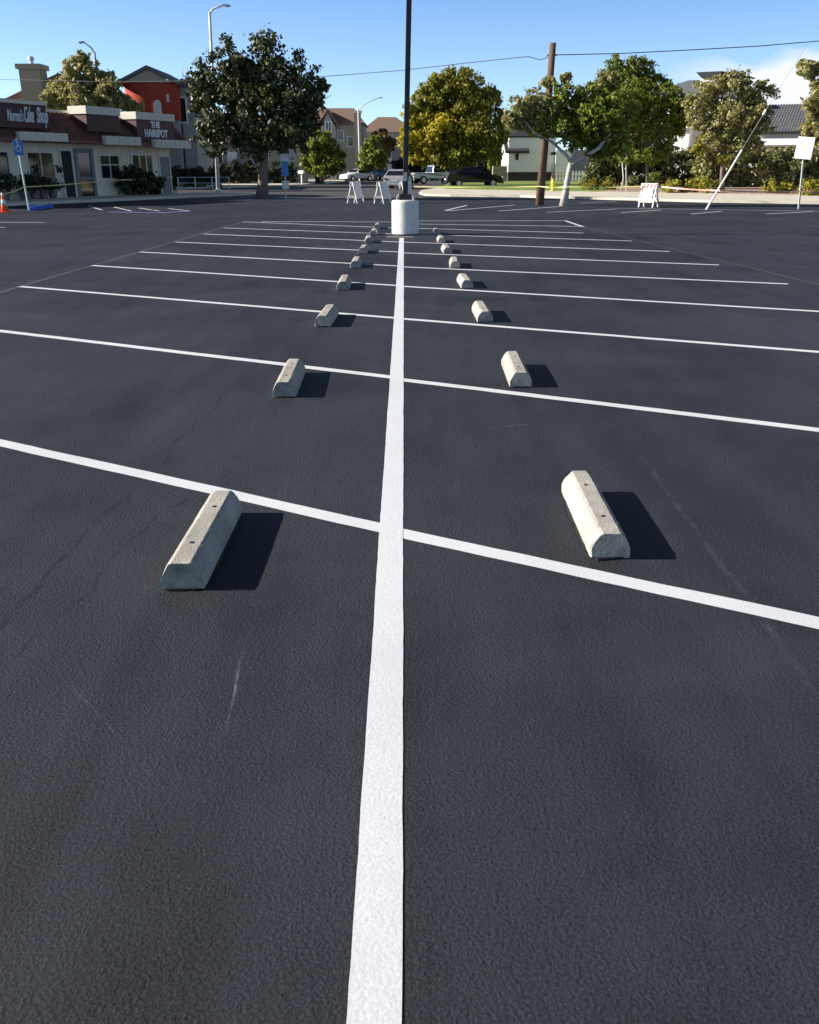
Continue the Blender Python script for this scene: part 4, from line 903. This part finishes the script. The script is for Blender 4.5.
# ------------------------------------------------------------------ barricades, tape, cone
def make_barricade(striped=False):
    o = thing('barricade', 'x', 'barricade')
    Lb, hh, sp = 0.62, 0.95, 0.27
    for s in (-1, 1):
        for x in (-Lb / 2, Lb / 2): mb = MB(); mb.bar((x, s * sp, 0), (x, s * 0.02, hh), 0.045, 0.03); mb.build('leg', M['white'], o)
        def brd(z0, z1, m, nm, dx=0.05):
            y0 = s * (sp + (0.02 - sp) * z0 / hh + 0.028); y1 = s * (sp + (0.02 - sp) * z1 / hh + 0.028)
            mb = MB(); mb.prism([Vector((-Lb / 2 - dx, y0, z0)), Vector((Lb / 2 + dx, y0, z0)), Vector((Lb / 2 + dx, y1, z1)), Vector((-Lb / 2 - dx, y1, z1))], (0, s * 0.018, 0)); return mb.build(nm, m, o)
        tb = brd(0.74, 0.95, M['white'], 'top_board'); brd(0.20, 0.33, M['white'], 'lower_board')
        if striped:
            mb = MB()
            for j in range(4):
                xa = -Lb / 2 + j * .17; y0 = s * (sp + (0.02 - sp) * .76 / hh + 0.049); y1 = s * (sp + (0.02 - sp) * .93 / hh + 0.049)
                mb.prism([Vector((xa, y0, .76)), Vector((xa + .08, y0, .76)), Vector((xa + .16, y1, .93)), Vector((xa + .08, y1, .93))], (0, s * .003, 0))
            mb.build('stripe', M['red'], tb)
            brd(0.34, 0.73, M['white'], 'sheet', -0.09)
        else:
            brd(0.34, 0.73, M['white'], 'sheet', -0.03) if s < 0 else None
    return o
bar0 = make_barricade()
for i, (px, py, rz, lab) in enumerate(((355.5, 203.3, 62, 'white folding barricade farthest left across the lot exit'), (382.5, 203.5, 58, 'white folding barricade in front of the silver sedan'), (405.5, 203.2, 50, 'white folding barricade behind the light pole pedestal'))):
    o = bar0 if i == 0 else copy_tree(bar0)
    p = G(px, py); o.location = p + Vector((0, .2, 0)); o.rotation_euler = (0, 0, R_(rz)); tag(o, lab, 'barricade', 'white barricades across the lot exit')
bs = make_barricade(True); p = G(648, 207.2); bs.location = p; bs.rotation_euler = (0, 0, R_(-38)); tag(bs, 'white barricade with red striped top board before the hedge', 'barricade')
def tape(label, pts, m, wd=0.07):
    mb = MB(); prev = None
    P = []
    for a, b in zip(pts, pts[1:]):
        n = 8
        for i in range(n): t = i / n; P.append(a.lerp(b, t) - Vector((0, 0, 0.035 * math.sin(math.pi * t))))
    P.append(pts[-1])
    for i, p in enumerate(P):
        tw = 0.6 * math.sin(i * 0.9); u = Vector((0, wd / 2 * math.sin(tw), wd / 2 * math.cos(tw)))
        a, b = mb.bm.verts.new(p - u), mb.bm.verts.new(p + u)
        if prev: mb.bm.faces.new((prev[0], a, b, prev[1]))
        prev = (a, b)
    return tag(mb.build('barrier_tape', M[m]), label, 'barrier tape', 'caution tape round the lot')
Ybr = G(405, 203.3).y; Yrb = G(648, 207.2).y
tape('yellow caution tape strung from centre barricade past the white trunk', [at(411, 186.5, Ybr + .2), at(540, 186.5, Yu - .2), at(566, 186.8, Y4 - .3), at(645, 186, Yrb)], 'tape', .045)
Ysg = G(799, 209).y
tape('pink caution tape strung from striped barricade to the white sign', [at(654, 186, Yrb), at(720, 190.5, Yg - .1), at(801, 191.5, Ysg - .05), at(850, 192, Ysg)], 'tape_red', .06)
# cone
Bc = G(5, 212.5); cn = thing('traffic_cone', 'orange traffic cone with white collar at the shop kerb', 'traffic cone', Bc)
mb = MB(); mb.lathe([(0.145, 0.03), (0.10, 0.25), (0.045, 0.62), (0.035, 0.70), (0.0, 0.701)], 20); mb.build('cone', M['orange'], cn, smooth=True)
mb = MB(); mb.box((-.19, -.19, 0.001), (.19, .19, .03)); mb.build('base', M['orange'], cn, bevel=.008)
mb = MB(); mb.lathe([(0.100, 0.275), (0.067, 0.47)], 20); mb.build('collar', M['white'], cn, smooth=True)
mb = MB(); mb.lathe([(0.052, 0.57), (0.04, 0.69)], 20); mb.build('collar', M['white'], cn, smooth=True)
# accessible parking sign
Bs = G(29, 210); Ys = Bs.y
sg = thing('parking_sign', 'blue accessible parking sign on leaning steel post by shop kerb', 'sign', Bs)
tpp = at(16.5, 139, Ys) - Bs
mb = MB(); mb.tube([Vector((0, 0, 0)), tpp], .038, 8); mb.build('post', M['galv'], sg)
rz = R_(38)
def plate(parent, c, wx, hz, m, name, rz, t=.006):
    mb = MB(); mb.box((-wx / 2, -t, -hz / 2), (wx / 2, 0, hz / 2)); o = mb.build(name, m, parent, bevel=.002); o.location = c; o.rotation_euler = (0, 0, rz); return o
pc = tpp * (146.5 and 0.88) + Vector((0.03, -0.05, 0))
pb = plate(sg, pc, 0.36, 0.56, M['blue'], 'sign_plate', rz)
def symbol(par):
    mb = MB(); y = -.0085
    def disc(cx, cz, r): mb.prism([Vector((cx + r * math.cos(k * math.pi / 7), y, cz + r * math.sin(k * math.pi / 7))) for k in range(14)], (0, .002, 0))
    disc(-.02, .20, .03)
    for p, q in (((-.02, .16), (-.01, .02)), ((-.015, .09), (.07, .09)), ((-.01, .02), (.07, .02)), ((.07, .02), (.10, -.08)), ((.10, -.08), (.13, -.07))): mb.bar((p[0], y + .001, p[1]), (q[0], y + .001, q[1]), .025, .002, up=(0, 1, 0))
    pr = None
    for k in range(13):
        a = R_(100 + k * 19); p = Vector((.0 + .10 * math.cos(a), y + .001, -.03 + .10 * math.sin(a)))
        if pr is not None: mb.bar(pr, p, .022, .002, up=(0, 1, 0))
        pr = p
    return mb.build('wheelchair_symbol', M['letters'], par)
symbol(pb)
tape('yellow caution tape from cone top to the blue sign post', [at(4.5, 194, Bc.y), Bs + tpp * .34], 'tape', .05)
c0 = SF.o + SF.m @ Vector((0.35, -1.2, 1.0))
tape('yellow caution tape strung from sign post along the shop fronts', [Bs + tpp * .33, SF.o + SF.m @ Vector((-7.5, -1.6, .95)), SF.o + SF.m @ Vector((0.02, -.1, 1.05))], 'tape', .05)
# white sign at right
Bw = G(798.5, 209); Yw = Bw.y
sg = thing('notice_sign', 'square white notice with yellow mark on post at right', 'sign', Bw)
tw_ = at(805, 142, Yw) - Bw
mb = MB(); mb.bar(Vector((0, 0, 0)), tw_, .06, .05); mb.build('post', M['galv_pale'], sg)
pcw = at(804.5, 148, Yw - .06) - Bw
pw = plate(sg, pcw, 0.66, 0.80, M['white'], 'sign_plate', R_(-42)); pw.rotation_euler = (0, R_(5), R_(-42))
mb = MB(); mb.prism([Vector((-.08, -.009, .03)), Vector((.0, -.009, -.02)), Vector((.16, -.009, .2)), Vector((.10, -.009, .22)), Vector((0, -.009, .08)), Vector((-.05, -.009, .1))], (0, .002, 0)); mb.build('yellow_mark', M['tape'], pw)
# blue sign by the broadleaf tree
Bq = G(286, 199); Yq = Bq.y
sg = thing('post_sign', 'tall narrow blue sign on thin post right of the dark tree', 'sign', Bq)
mb = MB(); mb.tube([Vector((0, 0, 0)), at(284.5, 150, Yq) - Bq], .035, 8); mb.build('post', M['galv'], sg)
for (x, y0, y1, wd, m, nm) in ((284.5, 151, 153, .42, 'dark', 'sign_cap'), (284.6, 153.4, 161, .42, 'galv', 'upper_plate'), (284.9, 161.4, 175.5, .36, 'blue', 'sign_plate'), (285.6, 181, 188.5, .38, 'galv_pale', 'lower_plate')):
    c = at(x, (y0 + y1) / 2, Yq - .05) - Bq; plate(sg, c, wd, (y1 - y0) / ppm(Yq), M[m], nm, R_(12))
# hydrant
Bh = G(552.5, 193.2); hy = thing('fire_hydrant', 'yellow fire hydrant on the lawn edge beside the pole', 'fire hydrant', Bh + Vector((0, 0, .13)))
mb = MB(); mb.lathe([(.17, 0), (.17, .05), (.11, .07), (.11, .50), (.15, .52), (.15, .56), (.12, .62), (.07, .70), (.035, .72), (.035, .78), (0, .781)], 18); mb.build('barrel', M['hydrant'], hy, smooth=True)
for s in (-1, 1): mb = MB(); mb.tube([(s * .08, 0, .40), (s * .19, 0, .40)], .06, 12); mb.build('outlet', M['hydrant'], hy)
mb = MB(); mb.tube([(0, -.08, .36), (0, -.2, .36)], .08, 12); mb.build('outlet', M['hydrant'], hy)
# mailbox, bin
Bm = G(302, 185.5); mbx = thing('mailbox', 'small white mailbox on post right of the blue sign', 'mailbox', Bm)
s = ppm(Bm.y); mb = MB(); mb.box((-.05, -.05, 0), (.05, .05, 1.05)); mb.build('post', M['white'], mbx)
mb = MB(); mb.prism([Vector((-.17, -.3, 1.055)), Vector((.17, -.3, 1.055)), Vector((.17, -.3, 1.22)), Vector((.12, -.3, 1.30)), Vector((0, -.3, 1.33)), Vector((-.12, -.3, 1.30)), Vector((-.17, -.3, 1.22))], (0, .6, 0)); mb.build('box', M['white'], mbx); mbx.rotation_euler = (0, 0, R_(60))
Bn = G(318, 184.3); bn = thing('rubbish_bin', 'dark wheeled rubbish bin below the small yard tree', 'bin', Bn)
mb = MB(); mb.prism([Vector((-.26, -.26, .06)), Vector((.26, -.26, .06)), Vector((.26, .26, .06)), Vector((-.26, .26, .06))], (0, 0, .9)); mb.build('body', M['bin'], bn, bevel=.03)
mb = MB(); mb.box((-.31, -.31, .965), (.31, .31, 1.03), rot=(R_(-4), 0, 0)); mb.build('lid', M['bin'], bn, bevel=.02)
for q in (-1, 1): mb = MB(); mb.tube([(q * .2, .28, .1), (q * .27, .28, .1)], .1, 14); mb.build('wheel', M['tyre'], bn)
# low rail
Br = G(190, 189); rl = thing('rail_fence', 'low grey metal rail beyond the shop corner', 'fence', Br)
x0 = at(178, 180, Br.y).x - Br.x; x1 = at(229, 180, Br.y).x - Br.x
for z in (.45, .86): mb = MB(); mb.tube([(x0, 0, z), (x1, 0, z)], .03, 8); mb.build('rail', M['galv'], rl)
for i in range(4): xx = x0 + (x1 - x0) * i / 3; mb = MB(); mb.tube([(xx, 0, 0), (xx, 0, .9)], .035, 8); mb.build('post', M['galv'], rl)

# ------------------------------------------------------------------ planters at the shops
def planter(lx, ly, h, r, lab, seed, leaf='darkplant'):
    p = SF.o + SF.m @ Vector((lx, ly, .13)); o = thing('potted_plant', lab, 'potted plant', p, 0, 'pots along the shop front')
    mb = MB(); mb.lathe([(.17, 0), (.24, .36), (.26, .4), (.2, .4), (.2, .36), (0, .36)], 16); mb.build('pot', M['pot'], o, smooth=False)
    rnd = np.random.default_rng(seed); cs, ns, ms = crown_points([(np.array((0, 0, .4 + h / 2)), (r, r, h / 2), 0)], rnd, 700, .4, 14)
    leaf_object('foliage', np_leaves(cs, ns, .10, rnd), L[leaf], o)
for (px, h, r, lab, sd) in ((24, .7, .5, 'bushy potted plant under the window beside the sign post', 81), (34, .5, .45, 'low potted plant left under the cake shop window', 82), (43, .6, .5, 'middle potted plant under the cake shop window', 83), (52, .55, .45, 'potted plant at the right end of cake shop window', 84), (4, .7, .5, 'potted plant behind the traffic cone at the left edge', 85)):
    lx, _ = SF.hit(px, 188, -0.6); planter(lx, -0.6, h, r, lab, sd)
lx0, _ = SF.hit(128, 185, -.6); lx1, _ = SF.hit(153, 185, -.6)
bl = []
for i in range(6):
    lx = lx0 + (lx1 - lx0) * i / 5; P = SF.o + SF.m @ Vector((lx, -.7, .95 - .06 * i)); bl.append(((P.x, P.y, P.z), (.6, .6, .8 - .05 * i)))
P = SF.o + SF.m @ Vector(((lx0 + lx1) / 2, -.7, .13)); bush('shrub', 'large dark shrub against the hair shop window', 'shrub', bl, 'darkplant', .12, 480, 88, P)
lx, _ = SF.hit(60.5, 185, -.8); P = SF.o + SF.m @ Vector((lx, -.8, .13))
st = thing('plant_stand', 'pale metal stand holding dark plants beside the dark doorway', 'plant stand', P, SF.rz)
for i in (-1, 1):
    for j in (-1, 1): mb = MB(); mb.bar((i * .2, j * .15, 0), (i * .12, j * .1, 1.15), .03); mb.build('leg', M['galv_pale'], st)
for z, q in ((.45, .36), (.85, .3), (1.15, .26)): mb = MB(); mb.box((-q / 2, -.14, z), (q / 2, .14, z + .03)); mb.build('shelf', M['galv_pale'], st)
rnd = np.random.default_rng(90); cs, ns, ms = crown_points([(np.array((0, 0, 1.38)), (.26, .2, .2), 0), (np.array((0.05, -.05, .62)), (.2, .16, .1), 0)], rnd, 900, .4, 10); leaf_object('foliage', np_leaves(cs, ns, .07, rnd), L['darkplant'], st)

# ------------------------------------------------------------------ vehicles
def make_car(label, m, loc, rz, kind='sedan', length=4.6, width=1.82, height=1.45, name='parked_car', cat='car'):
    o = thing(name, label, cat, loc, rz, 'vehicles parked along the street')
    Lh, W = length / 2, width / 2; hz = height
    if kind == 'sedan': prof = [(-1, .34), (-1.0, .62), (-.96, .92), (-.70, .97), (-.44, 1.36), (-.2, 1.45), (.06, 1.43), (.40, .98), (.88, .80), (.98, .62), (1, .34)]; cab = [(-.66, .98), (-.43, 1.33), (-.2, 1.405), (.05, 1.385), (.34, .985)]
    elif kind == 'suv': prof = [(-1, .40), (-1.0, .75), (-.97, 1.02), (-.86, 1.42), (-.70, 1.50), (.0, 1.50), (.14, 1.44), (.44, 1.02), (.90, .88), (.99, .66), (1, .40)]; cab = [(-.90, 1.05), (-.81, 1.38), (-.68, 1.43), (.0, 1.43), (.12, 1.38), (.36, 1.03)]
    else: prof = [(-1, .5), (-1, 1.02), (-.22, 1.04), (-.20, 1.04), (-.14, 1.68), (-.02, 1.76), (.22, 1.74), (.44, 1.14), (.92, 1.02), (.99, .8), (1, .5)]; cab = [(-.165, 1.08), (-.115, 1.62), (-.01, 1.68), (.20, 1.66), (.37, 1.13)]
    kz = height / max(z for _, z in prof)
    prof = [(x * Lh, z * kz) for x, z in prof]; cab = [(x * Lh, z * kz) for x, z in cab]
    belt = cab[0][1]
    def hw(x, z):
        q = W * (1 - 0.08 * max(0, abs(x) / Lh - .8) / .2)
        return q if z < belt else q * (1 - 0.24 * (z - belt) / (height - belt + 1e-6))
    mb = MB(); a = [mb.bm.verts.new((x, -hw(x, z), z)) for x, z in prof]; b = [mb.bm.verts.new((x, hw(x, z), z)) for x, z in prof]
    n = len(prof)
    mb.bm.faces.new(a); mb.bm.faces.new(b[::-1])
    for i in range(n): mb.bm.faces.new((a[i], b[i], b[(i + 1) % n], a[(i + 1) % n]))
    mb.build('body', M[m], o, bevel=.05)
    for s in (-1, 1):       # side glass
        mb = MB(); inn = [Vector((x, s * (hw(x, z) + .004), z)) for x, z in cab]
        mb.prism(inn, (0, s * .012, 0)); mb.build('side_window', M['glass'], o)
    # windscreen and rear window, laid just above the sloping panels
    def screen(p, q, nm):
        (x0, z0), (x1, z1) = p, q; d = Vector((z0 - z1, 0, x1 - x0)).normalized(); d = d if d.z > 0 else -d
        pts = []
        for (x, z), t in (((x0 + (x1 - x0) * .08, z0 + (z1 - z0) * .08), .9), ((x0 + (x1 - x0) * .9, z0 + (z1 - z0) * .9), .9)):
            pts.append((x, z, hw(x, z) * t))
        v = [Vector((pts[0][0], -pts[0][2], pts[0][1])), Vector((pts[0][0], pts[0][2], pts[0][1])), Vector((pts[1][0], pts[1][2], pts[1][1])), Vector((pts[1][0], -pts[1][2], pts[1][1]))]
        mb = MB(); mb.prism([p_ + d * .012 for p_ in v], d * .012); mb.build(nm, M['glass'], o)
    if kind == 'sedan': screen(prof[3], prof[4], 'rear_window'); screen(prof[7], prof[6], 'windscreen')
    elif kind == 'suv': screen(prof[2], prof[3], 'rear_window'); screen(prof[7], prof[6], 'windscreen')
    else: screen(prof[3], prof[4], 'rear_window'); screen(prof[7], prof[6], 'windscreen')
    rw = .33 if kind != 'pickup' else .39
    for x in (-.60 * Lh, .62 * Lh):
        for s in (-1, 1):
            mb = MB(); mb.tube([(x, s * (W - .22), rw), (x, s * (W + .012), rw)], rw, 22); wv = mb.build('wheel', M['tyre'], o)
            mb = MB(); mb.tube([(x, s * (W + .013), rw), (x, s * (W + .024), rw)], rw * .62, 14); mb.build('rim', M['rim'], wv)
    for s in (-1, 1):
        zt = prof[2][1] * .82 if kind != 'pickup' else .85 * kz
        mb = MB(); mb.box((-Lh - .015, s * W * .9 - .16 * (s > 0) - .0, zt - .07), (-Lh + .05, s * W * .9 + .16 * (s < 0), zt + .09)); mb.build('tail_light', M['lamp_red'], o, bevel=.01)
        zf = prof[-3][1] * .86; mb = MB(); mb.box((Lh * .965, s * W * .86 - .3 * (s > 0), zf - .07), (Lh + .012, s * W * .86 + .3 * (s < 0), zf + .07)); mb.build('headlight', M['lamp_clear'], o, bevel=.02)
    mb = MB(); mb.box((-Lh - .02, -.24, .58), (-Lh + .01, .24, .70)); mb.build('number_plate', M['plate'], o)
    mb = MB(); mb.box((-Lh - .04, -W * .93, .30), (-Lh + .08, W * .93, .46)); mb.build('rear_bumper', M[m], o, bevel=.03)
    mb = MB(); mb.box((Lh - .08, -W * .93, .30), (Lh + .04, W * .93, .46)); mb.build('front_bumper', M[m], o, bevel=.03)
    for s in (-1, 1): x = cab[-1][0] - .12; mb = MB(); mb.box((x - .06, s * (W + .14) - .08, belt), (x + .06, s * (W + .14) + .08, belt + .13)); mb.build('side_mirror', M[m], o, bevel=.03)
    return o
p = G(399, 189.5); make_car('silver sedan seen from behind, leaving up the street', 'silver_car', p + Vector((0, 2.2, 0)), R_(82), 'sedan', 4.7, 1.85, 1.45, 'parked_sedan')
p = G(431, 184); make_car('silver pickup truck parked under the yellow tree', 'silver_car', p + Vector((0.3, 1.5, 0)), R_(25), 'pickup', 5.4, 1.95, 1.85, 'pickup_truck', 'pickup truck')
p = G(474, 187.3); make_car('black hatchback parked in driveway beside the green lawn', 'black_car', p + Vector((0, 1, 0)), R_(9), 'sedan', 4.95, 1.9, 1.66, 'parked_hatchback')
p = G(357, 181.3); make_car('white sedan facing the camera, parked at the far kerb', 'white_car', p + Vector((0, 1.2, 0)), R_(-140), 'sedan', 4.4, 1.8, 1.45, 'parked_sedan')
p = G(378, 180.5); make_car('teal estate car parked right of the white sedan', 'blue_car', p + Vector((0, 1.5, 0)), R_(55), 'suv', 4.3, 1.75, 1.62, 'parked_wagon')
p = G(362, 178.6); make_car('pale blue sedan parked behind the white sedan', 'white_car', p + Vector((0, 4, 0)), R_(-150), 'sedan', 4.5, 1.8, 1.62, 'parked_sedan')
p = G(322, 181.2); make_car('dark sedan in the shaded driveway behind the rubbish bin', 'dark_car', p + Vector((-1.5, 2, 0)), R_(160), 'sedan', 4.5, 1.8, 1.5, 'parked_sedan')
